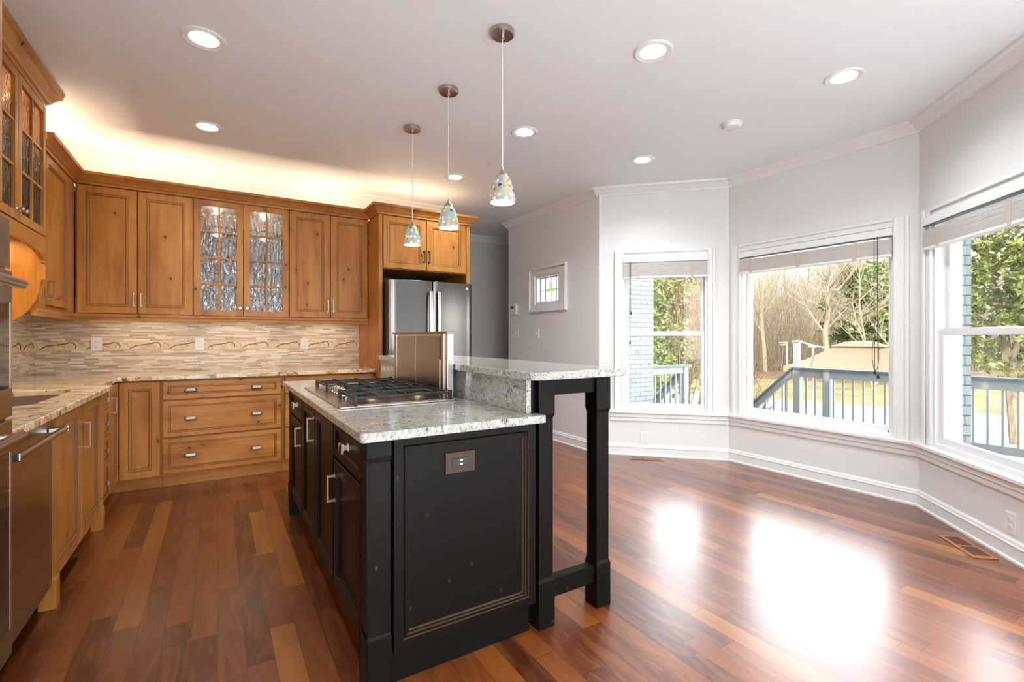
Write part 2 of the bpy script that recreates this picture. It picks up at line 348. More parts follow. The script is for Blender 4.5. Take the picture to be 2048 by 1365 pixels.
class MB:
    def __init__(s): s.v = []; s.f = []; s.mi = []; s.cur = 0
    def quadstrip(s, a, b, closed=True):
        n = len(a); m = n if closed else n - 1
        for i in range(m): s.f.append((a[i], a[(i + 1) % n], b[(i + 1) % n], b[i])); s.mi.append(s.cur)
    def add(s, pts):
        k = len(s.v); s.v += [tuple(p) for p in pts]; return list(range(k, k + len(pts)))
    def face(s, idx): s.f.append(tuple(idx)); s.mi.append(s.cur)
    def box(s, u0, u1, d0, d1, z0, z1, fr=W):
        a = s.add([fr.pt(u0, d0, z0), fr.pt(u1, d0, z0), fr.pt(u1, d1, z0), fr.pt(u0, d1, z0)])
        b = s.add([fr.pt(u0, d0, z1), fr.pt(u1, d0, z1), fr.pt(u1, d1, z1), fr.pt(u0, d1, z1)])
        s.quadstrip(a, b); s.face(a[::-1]); s.face(b); return s
    def taper(s, c0, s0, z0, c1, s1, z1):
        a = s.add([(c0[0] + i * s0[0], c0[1] + j * s0[1], z0) for i, j in ((-1, -1), (1, -1), (1, 1), (-1, 1))])
        b = s.add([(c1[0] + i * s1[0], c1[1] + j * s1[1], z1) for i, j in ((-1, -1), (1, -1), (1, 1), (-1, 1))])
        s.quadstrip(a, b); s.face(a[::-1]); s.face(b); return s
    def loft(s, rings, cap=True):
        ids = [s.add(r) for r in rings]
        for a, b in zip(ids, ids[1:]): s.quadstrip(a, b)
        if cap: s.face(ids[0][::-1]); s.face(ids[-1])
        return s
    def prism(s, poly, z0, z1):
        return s.loft([[(x, y, z0) for x, y in poly], [(x, y, z1) for x, y in poly]])
    def prism_f(s, poly, d0, d1, fr):            # polygon in (u, z), extruded along d
        return s.loft([[fr.pt(u, d0, z) for u, z in poly], [fr.pt(u, d1, z) for u, z in poly]])
    def prism_u(s, poly, u0, u1, fr):            # polygon in (d, z), extruded along u
        return s.loft([[fr.pt(u0, d, z) for d, z in poly], [fr.pt(u1, d, z) for d, z in poly]])
    def lathe(s, prof, c, n=24, cap=True):
        return s.loft([[(c[0] + r * math.cos(t * 2 * math.pi / n), c[1] + r * math.sin(t * 2 * math.pi / n), z) for t in range(n)] for r, z in prof], cap)
    def tube(s, pts, r, n=8, cap=True):
        pts = [Vector(p) for p in pts]; rr = r if isinstance(r, (list, tuple)) else [r] * len(pts)
        t0 = (pts[1] - pts[0]).normalized(); ref = Vector((0, 0, 1)) if abs(t0.z) < .9 else Vector((1, 0, 0))
        a = t0.cross(ref).normalized(); rings = []
        for i, p in enumerate(pts):
            t = (pts[min(i + 1, len(pts) - 1)] - pts[max(i - 1, 0)]).normalized()
            a = (a - t * a.dot(t)).normalized(); b = t.cross(a)
            rings.append([tuple(p + (a * math.cos(q * 2 * math.pi / n) + b * math.sin(q * 2 * math.pi / n)) * rr[i]) for q in range(n)])
        return s.loft(rings, cap)
    def sweep(s, prof, path, side=1, closed=False):   # prof: (offset into the room, z); path in plan, room on the left when side=1
        n = len(path); nm = []
        for i in range(n - 1):
            dx, dy = path[i + 1][0] - path[i][0], path[i + 1][1] - path[i][1]; L = math.hypot(dx, dy); nm.append((-dy / L * side, dx / L * side))
        rings = []
        for i, p in enumerate(path):
            if i == 0: m = nm[0]
            elif i == n - 1: m = nm[-1]
            else:
                a, b = nm[i - 1], nm[i]; q = 1 + a[0] * b[0] + a[1] * b[1]; m = ((a[0] + b[0]) / q, (a[1] + b[1]) / q)
            rings.append([(p[0] + m[0] * d, p[1] + m[1] * d, z) for d, z in prof])
        return s.loft(rings)
    def rings(s, fr, u0, u1, z0, z1, back, steps, groove=1):   # raised / recessed front built of nested rectangles; steps = (inset, depth, is_groove)
        def rect(i, d): return [fr.pt(u0 + i, d, z0 + i), fr.pt(u1 - i, d, z0 + i), fr.pt(u1 - i, d, z1 - i), fr.pt(u0 + i, d, z1 - i)]
        prev = s.add(rect(0, back)); s.face(prev[::-1])
        for st in steps:
            cur = s.add(rect(st[0], st[1])); s.cur = groove if (len(st) > 2 and st[2]) else 0
            s.quadstrip(prev, cur); prev = cur
        s.cur = 0; s.face(prev); return s

OFF = {}
def mk(name, mb, mats, parent=None, bevel=0, smooth=False, loc=None, seg=2):
    me = bpy.data.meshes.new(name)
    if parent is not None: L = OFF[parent.name]
    elif loc is not None: L = Vector(loc)
    else:
        xs, ys, zs = zip(*mb.v); L = Vector(((min(xs) + max(xs)) / 2, (min(ys) + max(ys)) / 2, min(zs)))
    me.from_pydata([tuple(Vector(p) - L) for p in mb.v], [], mb.f)
    if not isinstance(mats, (list, tuple)): mats = [mats]
    for m in mats: me.materials.append(m)
    if len(mats) > 1: me.polygons.foreach_set('material_index', [min(i, len(mats) - 1) for i in mb.mi])
    bm = bmesh.new(); bm.from_mesh(me); bmesh.ops.remove_doubles(bm, verts=bm.verts, dist=1e-6); bmesh.ops.recalc_face_normals(bm, faces=bm.faces); bm.to_mesh(me); bm.free()
    if smooth:
        me.polygons.foreach_set('use_smooth', [True] * len(me.polygons))
        me.set_sharp_from_angle(angle=math.radians(40))
    me.update()
    o = bpy.data.objects.new(name, me); C.objects.link(o)
    if parent is not None: o.parent = parent
    else: o.location = L
    OFF[o.name] = L
    if bevel:
        b = o.modifiers.new('edge', 'BEVEL'); b.width = bevel; b.segments = seg; b.limit_method = 'ANGLE'; b.angle_limit = math.radians(40)
    return o
def tag(o, label, cat, group=None, kind=None):
    o['label'] = label; o['category'] = cat
    if group: o['group'] = group
    if kind: o['kind'] = kind
    return o
def thing(name, loc, label, cat, group=None):
    o = bpy.data.objects.new(name, None); o.empty_display_size = .1; C.objects.link(o); o.location = loc; OFF[o.name] = Vector(loc); return tag(o, label, cat, group)
def struct(name, mb, mats, label=None, cat=None, **kw):
    o = mk(name, mb, mats, loc=(0, 0, 0), **kw); o['kind'] = 'structure'
    tag(o, label or name.replace('_', ' '), cat or name.split('_')[0]); return o
def rrect(x0, x1, y0, y1, r, n=6, which=(1, 1, 1, 1)):
    out = []
    for k, (cx, cy, a0) in enumerate(((x1 - r, y1 - r, 0), (x0 + r, y1 - r, 90), (x0 + r, y0 + r, 180), (x1 - r, y0 + r, 270))):
        if which[k]: out += [(cx + r * math.cos(math.radians(a0 + 90 * i / n)), cy + r * math.sin(math.radians(a0 + 90 * i / n))) for i in range(n + 1)]
        else: out.append(((x1, y1), (x0, y1), (x0, y0), (x1, y0))[k])
    return out
def slab(name, outer, holes, z0, z1, mat, parent=None, bevel=0, loc=None):
    bm = bmesh.new(); es = []
    for ring in [outer] + holes:
        vs = [bm.verts.new((x, y, z1)) for x, y in ring]
        es += [bm.edges.new((vs[i], vs[(i + 1) % len(vs)])) for i in range(len(vs))]
    bmesh.ops.triangle_fill(bm, edges=es, use_beauty=True)
    bmesh.ops.dissolve_limit(bm, angle_limit=.01, verts=bm.verts, edges=bm.edges)
    r = bmesh.ops.extrude_face_region(bm, geom=list(bm.faces))
    for v in [g for g in r['geom'] if isinstance(g, bmesh.types.BMVert)]: v.co.z = z0
    bmesh.ops.recalc_face_normals(bm, faces=bm.faces)
    mb = MB(); bm.verts.index_update(); mb.v = [tuple(v.co) for v in bm.verts]; mb.f = [tuple(v.index for v in f.verts) for f in bm.faces]; mb.mi = [0] * len(mb.f); bm.free()
    return mk(name, mb, mat, parent, bevel, loc=loc)
def lamp(name, typ, loc, energy, col, parent=None, rot=None, **kw):
    ld = bpy.data.lights.new(name, typ); ld.energy = energy; ld.color = col
    for k, v in kw.items(): setattr(ld, k, v)
    o = bpy.data.objects.new(name, ld); C.objects.link(o)
    if parent is not None: o.parent = parent; o.location = Vector(loc) - OFF[parent.name]
    else: o.location = loc
    if rot: o.rotation_euler = rot
    return o

# ------------------------------------------------------------------ the room
FA = Fr((3.36, 3.785), (Q, -Q), (Q, Q))       # bay, left leaf: u from the wall corner, d outward
FB = Fr((4.265, 2.88), (0, -1), (1, 0))       # bay, centre
FC = Fr((4.265, 1.39), (-Q, -Q), (Q, -Q))     # bay, right leaf
LA, LB = 1.28, 1.49
FE = (3.36, .485)

outline = [(-1.27, -3.2), (3.36, -3.2), FE, (4.265, 1.39), (4.265, 2.88), (3.36, 3.785), (3.36, 5.55), (5.2, 5.55), (5.2, 6.5), (2.3, 6.5), (2.3, 5.3), (-1.27, 5.3)]
big = [(-1.4, -3.33), (3.5, -3.33), (3.5, .43), (4.4, 1.33), (4.4, 2.94), (3.5, 3.84), (3.5, 5.5), (5.3, 5.5), (5.3, 6.62), (2.2, 6.62), (2.2, 5.43), (-1.4, 5.43)]
o = slab('floor', big, [], -.12, 0, floor_m, loc=(0, 0, 0)); o['kind'] = 'structure'; tag(o, 'glossy red brown hardwood plank floor', 'floor')
o = slab('ceiling', big, [], CEIL, CEIL + .16, ceil_m, loc=(0, 0, 0)); o['kind'] = 'structure'; tag(o, 'smooth white ceiling', 'ceiling')

def wall_open(name, fr, u0, u1, holes, th, label, mat=wall_m, z0=0, z1=CEIL, d0=0.0):
    mb = MB(); cuts = sorted(holes)
    u = u0
    for (a, b, za, zb) in cuts:
        if a > u: mb.box(u, a, d0, d0 + th, z0, z1, fr)
        mb.box(a, b, d0, d0 + th, z0, za, fr); mb.box(a, b, d0, d0 + th, zb, z1, fr); u = b
    mb.box(u, u1, d0, d0 + th, z0, z1, fr)
    return struct(name, mb, mat, label, 'wall')

HA = (.274, 1.080, .47, 2.02); HB = (.125, 1.345, .47, 2.02); HC = (.165, .98, .47, 2.02)
wall_open('wall_bay_left', FA, 0, LA + .055, [HA], .12, 'white wall leaf around the narrow double hung window')
wall_open('wall_bay_center', FB, -.055, LB + .055, [HB], .12, 'white wall leaf around the wide picture window')
wall_open('wall_bay_right', FC, -.055, LA, [HC], .12, 'white wall leaf around the window cut by the photo edge')
FS = Fr((3.36, 3.785), (0, 1), (1, 0))
wall_open('wall_right', FS, -.04, 1.765, [(.625, 1.12, 1.605, 1.965)], .13, 'pale wall with the small stained glass window')
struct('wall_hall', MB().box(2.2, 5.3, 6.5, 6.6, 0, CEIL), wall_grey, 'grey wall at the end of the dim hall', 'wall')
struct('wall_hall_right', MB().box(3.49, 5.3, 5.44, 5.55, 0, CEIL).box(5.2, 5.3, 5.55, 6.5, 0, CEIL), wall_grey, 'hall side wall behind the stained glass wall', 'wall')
struct('wall_back', MB().box(-1.4, 2.3, 5.3, 5.43, 0, CEIL).box(2.2, 2.3, 5.43, 6.5, 0, CEIL), wall_m, 'white wall behind the kitchen cabinets', 'wall')
struct('wall_left', MB().box(-1.4, -1.27, -3.33, 5.43, 0, CEIL), wall_m, 'left wall behind the sink and ovens', 'wall')
struct('wall_right_near', MB().box(3.36, 3.5, -3.33, .485, 0, CEIL), wall_m, 'white wall beyond the right edge of the bay', 'wall')
FF = Fr((-1.27, -3.2), (1, 0), (0, -1))
wall_open('wall_front', FF, 0, 4.63, [(.06, 2.7, .04, 2.55)], .12, 'wall behind the camera with a wide opening added to let in daylight')  # wide opening added in the unseen wall for more daylight
struct('reflector', MB().box(-12, 12, -30, -3.33, -.4, -.15), plain('pale_reflector', (.78, .79, .80), .8), 'unseen pale patio behind the camera', 'reflector')  # unseen slab added outside the opening to bounce daylight onto the ceiling
for nm_, fr_, h_ in (('front', FF, (.06, 2.7, .04, 2.55)), ('left', FA, (.274, 1.08, .47, 1.8)), ('center', FB, (.125, 1.345, .47, 1.8)), ('right', FC, (.165, .98, .47, 1.8))):
    pl = lamp('window_portal_' + nm_, 'AREA', fr_.pt((h_[0] + h_[1]) / 2, .13, (h_[2] + h_[3]) / 2), 1, (1, 1, 1), shape='RECTANGLE', size=h_[1] - h_[0], size_y=h_[3] - h_[2])
    pl.data.cycles.is_portal = True; pl.rotation_euler = Vector((-fr_.n[0], -fr_.n[1], 0)).to_track_quat('-Z', 'Y').to_euler()

# trims
bay = [(3.36, -3.2), FE, (4.265, 1.39), (4.265, 2.88), (3.36, 3.785), (3.36, 5.55)]
crown = [(0, CEIL - .085), (.012, CEIL - .085), (.014, CEIL - .07), (.03, CEIL - .055), (.05, CEIL - .028), (.068, CEIL - .018), (.072, CEIL), (0, CEIL)]
struct('trim_1', MB().sweep(crown, bay + [(5.2, 5.55)], 1), trim_m, 'white crown moulding along the bay and right wall', 'crown moulding')
struct('trim_2', MB().sweep(crown, [(5.2, 6.5), (2.3, 6.5)], 1), trim_m, 'crown moulding at the end of the hall', 'crown moulding')
struct('trim_3', MB().sweep(crown, [(2.3, 6.5), (2.3, 5.3), (-1.27, 5.3), (-1.27, -3.2)], 1), trim_m, 'white crown moulding above the kitchen cabinets', 'crown moulding')
base = [(0, 0), (.026, 0), (.026, .012), (.016, .018), (.016, .078), (.020, .086), (.014, .096), (.012, .106), (.006, .116), (0, .116)]
struct('baseboard_right', MB().sweep(base, bay + [(5.2, 5.55)], 1), trim_m, 'white stepped baseboard around the bay', 'baseboard')
struct('baseboard_hall', MB().sweep(base, [(5.2, 6.5), (2.3, 6.5)], 1), trim_m, 'baseboard at the end of the hall', 'baseboard')
stool = [(0, .355), (.018, .355), (.018, .385), (.030, .395), (.030, .425), (.042, .432), (.056, .440), (.056, .458), (.05, .463), (0, .463)]
pA = FA.pt(.14, 0, 0)[:2]
struct('trim_4', MB().sweep(stool, [FE, (4.265, 1.39), (4.265, 2.88), pA], 1), trim_m, 'white window stool and apron running round the bay', 'window sill')

# ------------------------------------------------------------------ windows
def neg(fr): return Fr(fr.o, fr.r, (-fr.n[0], -fr.n[1]))
def casing(fr, u0, u1, z0, z1, U0, U1, Z1, parent):
    """Stepped casing round three sides of an opening, on the room side."""
    g = neg(fr)
    for n_, (a, b, c, d) in enumerate(((U0, u0, z0, Z1), (u1, U1, z0, Z1))):
        mb = MB(); s = 1 if n_ == 0 else -1; wd = b - a
        e0, e1 = (a, b)
        mb.box(e0, e1, 0, .014, c, d, g)
        ob = (e0, e0 + .022) if s == 1 else (e1 - .022, e1)
        mb.box(ob[0], ob[1], .014, .030, c, d, g)
        ib = (e1 - .016, e1) if s == 1 else (e0, e0 + .016)
        mb.box(ib[0], ib[1], .014, .020, c, d, g)
        mk('casing', mb, trim_m, parent, bevel=.003)
    mb = MB().box(u0, u1, 0, .014, z1, Z1, g).box(u0 + 0, u1, .014, .030, Z1 - .022, Z1, g).box(u0, u1, .014, .020, z1, z1 + .016, g)
    mk('head_casing', mb, trim_m, parent, bevel=.003)
def jamb(fr, h, dep, parent, t=.018):
    u0, u1, z0, z1 = h
    mb = MB().box(u0, u0 + t, .0, dep, z0, z1, fr).box(u1 - t, u1, .0, dep, z0, z1, fr).box(u0 + t, u1 - t, .0, dep, z1 - t, z1, fr).box(u0 + t, u1 - t, 0, dep, z0, z0 + t, fr)
    mk('jamb', mb, trim_m, parent)
def sash(fr, u0, u1, z0, z1, d0, d1, st, top, bot, parent):
    mb = MB().box(u0, u0 + st, d0, d1, z0, z1, fr).box(u1 - st, u1, d0, d1, z0, z1, fr).box(u0 + st, u1 - st, d0, d1, z1 - top, z1, fr).box(u0 + st, u1 - st, d0, d1, z0, z0 + bot, fr)
    s = mk('sash', mb, trim_m, parent, bevel=.004)
    dm = (d0 + d1) / 2
    mk('glass_pane', MB().box(u0 + st, u1 - st, dm - .002, dm + .002, z0 + bot, z1 - top, fr), glass_m, s)
    return s
def win_root(name, fr, h, label):
    o = thing(name, fr.pt((h[0] + h[1]) / 2, 0, h[2]), label, 'window'); o['kind'] = 'structure'; return o

r = win_root('window_1', FA, HA, 'narrow white double hung window with painted brick outside')
casing(FA, HA[0], HA[1], .463, HA[3], .184, 1.150, 2.085, r); jamb(FA, HA, .12, r)
sash(FA, .292, 1.062, .488, 1.262, .03, .062, .034, .042, .045, r); sash(FA, .292, 1.062, 1.225, 2.002, .066, .098, .034, .034, .042, r)
mk('sash_lock', MB().box(.86, .92, .022, .05, 1.262, 1.274, FA), white_plastic, r, bevel=.003)
r = win_root('window_2', FB, HB, 'wide white picture window facing the canopy')
casing(FB, HB[0], HB[1], .463, HB[3], .046, 1.44, 2.088, r); jamb(FB, HB, .12, r)
sash(FB, .143, 1.327, .488, 2.002, .06, .10, .04, .04, .045, r)
for zz in (.83, 1.02): mk('latch', MB().box(.143, .155, .02, .05, zz, zz + .03, FB), white_plastic, r, bevel=.003)
r = win_root('window_3', FC, HC, 'white double hung window with evergreen leaves outside, cut by the photo edge')
casing(FC, HC[0], HC[1], .463, HC[3], .085, 1.07, 2.085, r); jamb(FC, HC, .155, r)
sash(FC, .183, .962, .488, 1.262, .03, .062, .034, .042, .045, r); sash(FC, .183, .962, 1.225, 2.002, .066, .098, .034, .034, .042, r)

HS = (.625, 1.12, 1.605, 1.965)
r = win_root('window_4', FS, HS, 'small square stained glass window in a white frame')
g = neg(FS)
mb = MB()
for (a, b, c, d) in ((.50, 1.225, 1.965, 2.05), (.50, 1.225, 1.52, 1.605), (.50, .625, 1.605, 1.965), (1.12, 1.225, 1.605, 1.965)): mb.box(a, b, 0, .016, c, d, g)
for (a, b, c, d) in ((.49, 1.235, 2.028, 2.055), (.49, 1.235, 1.515, 1.542), (.49, .517, 1.542, 2.028), (1.208, 1.235, 1.542, 2.028)): mb.box(a, b, .0, .034, c, d, g)
mk('casing', mb, trim_m, r, bevel=.004)
jamb(FS, HS, .08, r, .03)
glp = mk('glass_pane', MB().box(.655, 1.09, .06, .066, 1.635, 1.935, FS), obscure, r)
mb = MB()
for uu in (.765, .873, .98): mb.box(uu - .003, uu + .003, .052, .06, 1.635, 1.935, FS)
mb.box(.655, 1.09, .052, .06, 1.775, 1.782, FS)
for (a, b, c, d) in ((.655, 1.09, 1.928, 1.935), (.655, 1.09, 1.635, 1.642), (.655, .662, 1.635, 1.935), (1.083, 1.09, 1.635, 1.935)): mb.box(a, b, .052, .06, c, d, FS)
mk('leading', mb, lead, r)
mk('petal', MB().prism_f([(.873, 1.79), (.905, 1.815), (.895, 1.85), (.873, 1.91), (.851, 1.85), (.841, 1.815)], .046, .052, FS), pink_glass, r)
for s in (-1, 1): mk('leaf', MB().prism_f([(.873 + s * .0, 1.775), (.873 + s * .03, 1.797), (.873 + s * .065, 1.795), (.873 + s * .10, 1.772), (.873 + s * .055, 1.748), (.873 + s * .02, 1.755)], .046, .052, FS), green_glass, r)

# blinds
def blind(fr, u0, u1, zt, label, cords, tail, tilt=0.0, gap=.02):
    g = neg(fr); t = thing('window_blind', g.pt((u0 + u1) / 2, .03, 1.80), label, 'blind')
    mk('headrail', MB().box(u0, u1, -.004, .045, zt - .055, zt, g), trim_m, t, bevel=.004)
    if gap > .01: mk('headrail_dark_strip', MB().box(u0 + .01, u1 - .01, .0, .040, zt - .0595, zt - .0552, g), rail_cap_m, t)  # thin dark strip along the headrail underside
    mb = MB(); n = 22
    zb, ztop = 1.822, zt - .055 - gap
    for i in range(n):
        z = zb + (ztop - zb) * i / n
        j = random.uniform(-.0015, .0015)
        mb.box(u0 + .004, u1 - .004, -.002 + j, .040 + j, z, z + (ztop - zb) / n * .72, g)
    mk('slat_stack', mb, blind_m, t)
    mk('bottom_rail', MB().box(u0 + .004, u1 - .004, -.003, .041, 1.803, 1.822, g), trim_m, t, bevel=.003)
    for f in ((.18, .82) if u1 - u0 < 1 else (.1, .45, .8)):
        uu = u0 + (u1 - u0) * f
        mk('ladder_tape', MB().box(uu - .014, uu + .014, .040, .0425, 1.806, ztop, g), tape_m, t)
    for (uu, zb2) in cords:
        mk('pull_cord', MB().tube([g.pt(uu, .047, zt - .05), g.pt(uu, .047, 1.5), g.pt(uu + .004, .045, zb2)], .0022, 6), cord_m, t)
        if tail: mk('tassel', MB().lathe([(.004, zb2 - .035), (.010, zb2 - .033), (.008, zb2 - .015), (.003, zb2)], g.pt(uu + .004, .045, 0)[:2], 10), black_plastic, t)
    return t
random.seed(3)
blind(FA, .270, 1.084, 2.018, 'raised whitewashed blind on the narrow window beside the stained glass wall', [(.345, 1.47), (.335, 1.17)], True, gap=.004)
tb = blind(FB, .128, 1.342, 2.012, 'raised whitewashed blind across the wide picture window', [(1.255, .93), (1.235, .96)], True)
g = neg(FB)
mk('cord_loop', MB().tube([g.pt(1.245 + .022 * math.sin(t * .63), .05, .95 + .13 * (1 - math.cos(t * .63))) for t in range(11)], .002, 6), cord_m, tb)
blind(FC, .115, 1.06, 2.025, 'raised whitewashed blind on the window cut by the photo edge', [], False, gap=.035)

# ------------------------------------------------------------------ ceiling things
cans = [(-.058, 2.94, 'recessed ceiling light nearest the glass cabinet over the sink, largest on the left'),
        (-.062, 4.156, 'recessed ceiling light nearest the wood cabinets of the back wall'),
        (2.0, 1.80, 'recessed ceiling light nearest the camera to the right of the pendants'),
        (3.16, 1.385, 'recessed ceiling light nearest the right window of the bay'),
        (1.965, 3.015, 'recessed ceiling light between the nearest pendant and the smoke detector'),
        (1.95, 4.212, 'small recessed ceiling light in front of the refrigerator cabinet'),
        (3.145, 2.948, 'small recessed ceiling light nearest the narrow bay window')]
def can_light(x, y, label, group='recessed ceiling lights', watts=None, cone=150):
    t = thing('recessed_light', (x, y, CEIL - .01), label, 'ceiling light', group)
    mk('trim_ring', MB().lathe([(.102, CEIL - .001), (.102, CEIL - .006), (.094, CEIL - .011), (.068, CEIL - .006), (.066, CEIL - .001)], (x, y), 40, False), white_plastic, t, smooth=True)
    mk('lens', MB().lathe([(.067, CEIL - .002), (.067, CEIL - .0055), (.02, CEIL - .008)], (x, y), 32), can_emit, t)
    lamp('can_lamp', 'SPOT', (x, y, CEIL - .03), watts or CAN_W, (.90, .96, 1), t, spot_size=math.radians(cone), spot_blend=.9, shadow_soft_size=.06)
CAN_W = 46
for cx_, cy_, lb in cans: can_light(cx_, cy_, lb, watts=34 if cx_ < 1.96 else (42 if cy_ > 2.5 else 60))
for cx_, cy_ in ((-.1, -.9), (1.1, -.9), (2.3, -.9), (-.1, -2.2), (1.1, -2.2), (2.3, -2.2)): can_light(cx_, cy_, 'added fill light in the unseen ceiling behind the camera', 'added fill lights behind the camera', 270, 105)  # unseen downlights added as fill, aimed at the white surface below
o = mk('bounce_sheet', MB().box(-1.05, 3.15, -3.1, -.35, .0005, .012), plain('white_bounce_sheet', (.86, .875, .89), .9), loc=(0, 0, 0)); tag(o, 'large white rug on the floor behind the camera', 'sheet')  # unseen white surface added to bounce light up to the ceiling

t = thing('smoke_detector', (3.168, 2.119, CEIL - .03), 'small white smoke detector on the ceiling near the bay', 'smoke detector')
mk('body', MB().lathe([(.068, CEIL), (.068, CEIL - .012), (.055, CEIL - .03), (.03, CEIL - .034)], (3.168, 2.119), 28), white_plastic, t, smooth=True)
mk('base_plate', MB().lathe([(.074, CEIL), (.074, CEIL - .008), (.066, CEIL - .009)], (3.168, 2.119), 28), trim_m, t)

def pendant(x, y, seed, label):
    t = thing('pendant_light', (x, y, 1.885), label, 'pendant light', 'mosaic glass pendants over the island')
    mk('ceiling_canopy', MB().lathe([(.06, CEIL), (.062, CEIL - .006), (.061, CEIL - .020), (.055, CEIL - .025), (.046, CEIL - .023), (.012, CEIL - .023), (.011, CEIL - .038), (.004, CEIL - .043)], (x, y), 36), canopy_nickel, t, smooth=True)
    mk('cord', MB().tube([(x, y, CEIL - .04), (x, y, 2.4), (x, y, 2.055)], .0026, 8), plain_cord, t)
    mk('cap', MB().lathe([(.004, 2.065), (.006, 2.05), (.020, 2.032), (.027, 2.022), (.0285, 2.016)], (x, y), 28), canopy_nickel, t, smooth=True)
    prof = [(.028, 2.018), (.037, 2.006), (.047, 1.985), (.056, 1.955), (.063, 1.92), (.066, 1.90), (.0655, 1.888)]
    sh = mk('shade', MB().lathe(prof + [(.0625, 1.885)], (x, y), 40, False), shade_m, t, smooth=True)
    mk('shade_lining', MB().lathe([(r_ - .003, z_ + .0005) for r_, z_ in prof], (x, y), 40, False), shade_in, sh, smooth=True)
    mk('bulb', MB().lathe([(.012, 2.0), (.014, 1.98), (.020, 1.965), (.024, 1.95), (.020, 1.932), (.008, 1.925)], (x, y), 20), bulb_emit, t, smooth=True)
    t.rotation_euler = (0, 0, seed * 1.37)
    lamp('pendant_lamp', 'POINT', (x, y, 1.905), 2.5, (1, .82, .6), t, shadow_soft_size=.03)
plain_cord = plain('silver_cord', (.72, .70, .67), .4)
pendant(1.225, 2.083, 0, 'mosaic glass pendant hanging lowest in view, nearest the camera')
pendant(1.225, 2.745, 2, 'mosaic glass pendant in the middle of the three over the island')
pendant(1.222, 3.387, 3, 'mosaic glass pendant nearest the refrigerator cabinet')

# ------------------------------------------------------------------ cabinet parts
FK = Fr((0, 4.70), (1, 0), (0, -1))            # back base run, d towards the room
FU = Fr((0, 4.94), (1, 0), (0, -1))            # back uppers
FL = Fr((-.665, 0), (0, 1), (1, 0))            # left base run
FLU = Fr((-.96, 0), (0, 1), (1, 0))            # left uppers
DOOR = [(0, .012, 1), (.0015, .018, 1), (.004, .021), (.056, .021), (.0575, .016, 1), (.061, .019), (.066, .019), (.0675, .015, 1), (.072, .014), (.0735, .0095, 1), (.077, .0095, 1), (.079, .010)]
DRAWER = [(0, .012, 1), (.0015, .018, 1), (.004, .021), (.036, .021), (.038, .016, 1), (.042, .019), (.047, .019), (.049, .012, 1), (.053, .012, 1), (.055, .0125)]
SMALLD = [(0, .018), (.003, .021), (.024, .021), (.026, .016, 1), (.030, .018), (.033, .013, 1), (.036, .013)]
def door(fr, u0, u1, z0, z1, parent, prof=DOOR, mats=None, name='door', gap=.002):
    mats = mats or [wood_v, glaze]
    return mk(name, MB().rings(fr, u0 + gap, u1 - gap, z0 + gap, z1 - gap, .0005, prof), mats, parent)
def dr(fr, u0, u1, z0, z1, parent, prof=DRAWER, mats=None):
    return door(fr, u0, u1, z0, z1, parent, prof, mats or [wood_h, glaze], 'drawer')
def bar_pull(fr, u, z0, z1, d, parent, mat=None, w=.008, out=.030):
    m = MB()
    m.box(u - w / 2, u + w / 2, d + out - .009, d + out, z0, z1, fr)
    for z in (z0 + .006, z1 - .006): m.box(u - .005, u + .005, d, d + out - .004, z - .005, z + .005, fr)
    for z in (z0 + .006, z1 - .006): m.box(u - .008, u + .008, d, d + .004, z - .008, z + .008, fr)
    return mk('handle', m, mat or steel_b, parent, bevel=.0012, seg=1)
def cup_pull(fr, u, z, d, parent, mat=None):
    m = MB(); a = .031
    m.loft([[fr.pt(u - a, d + .004, z + .018), fr.pt(u - a, d + .026, z + .015), fr.pt(u - a, d + .033, z - .004), fr.pt(u - a, d + .028, z - .016), fr.pt(u - a, d + .016, z - .016), fr.pt(u - a, d + .014, z + .004)],
            [fr.pt(u + a, d + .004, z + .018), fr.pt(u + a, d + .026, z + .015), fr.pt(u + a, d + .033, z - .004), fr.pt(u + a, d + .028, z - .016), fr.pt(u + a, d + .016, z - .016), fr.pt(u + a, d + .014, z + .004)]])
    for s in (-1, 1):
        m.loft([[fr.pt(u + s * a, d + .006, z + .018), fr.pt(u + s * a, d + .033, z - .004), fr.pt(u + s * a, d + .006, z - .017)],
                [fr.pt(u + s * (a + .014), d + .001, z + .007), fr.pt(u + s * (a + .014), d + .012, z - .002), fr.pt(u + s * (a + .014), d + .001, z - .010)]])
    return mk('pull', m, mat or steel_b, parent)
def knob(fr, u, z, d, parent, mat=None, r=.014, name='knob'):
    m = MB()
    def ring(rad, dd): return [fr.pt(u + rad * math.cos(i * math.pi / 6), d + dd, z + rad * math.sin(i * math.pi / 6)) for i in range(12)]
    m.loft([ring(r * .7, 0), ring(r * .6, .003), ring(r * .4, .006), ring(r * .42, .014), ring(r * .95, .020), ring(r, .026), ring(r * .75, .032)])
    return mk(name, m, mat or steel_b, parent, smooth=True)
def sq_knob(fr, u, z, d, parent, mat=None, r=.016):
    m = MB()
    def sq(rad, dd): return [fr.pt(u - rad, d + dd, z - rad), fr.pt(u + rad, d + dd, z - rad), fr.pt(u + rad, d + dd, z + rad), fr.pt(u - rad, d + dd, z + rad)]
    m.loft([sq(r * .8, 0), sq(r * .45, .006), sq(r * .45, .014), sq(r, .024), sq(r, .030), sq(r * .6, .036)])
    return mk('knob', m, mat or steel_b, parent)

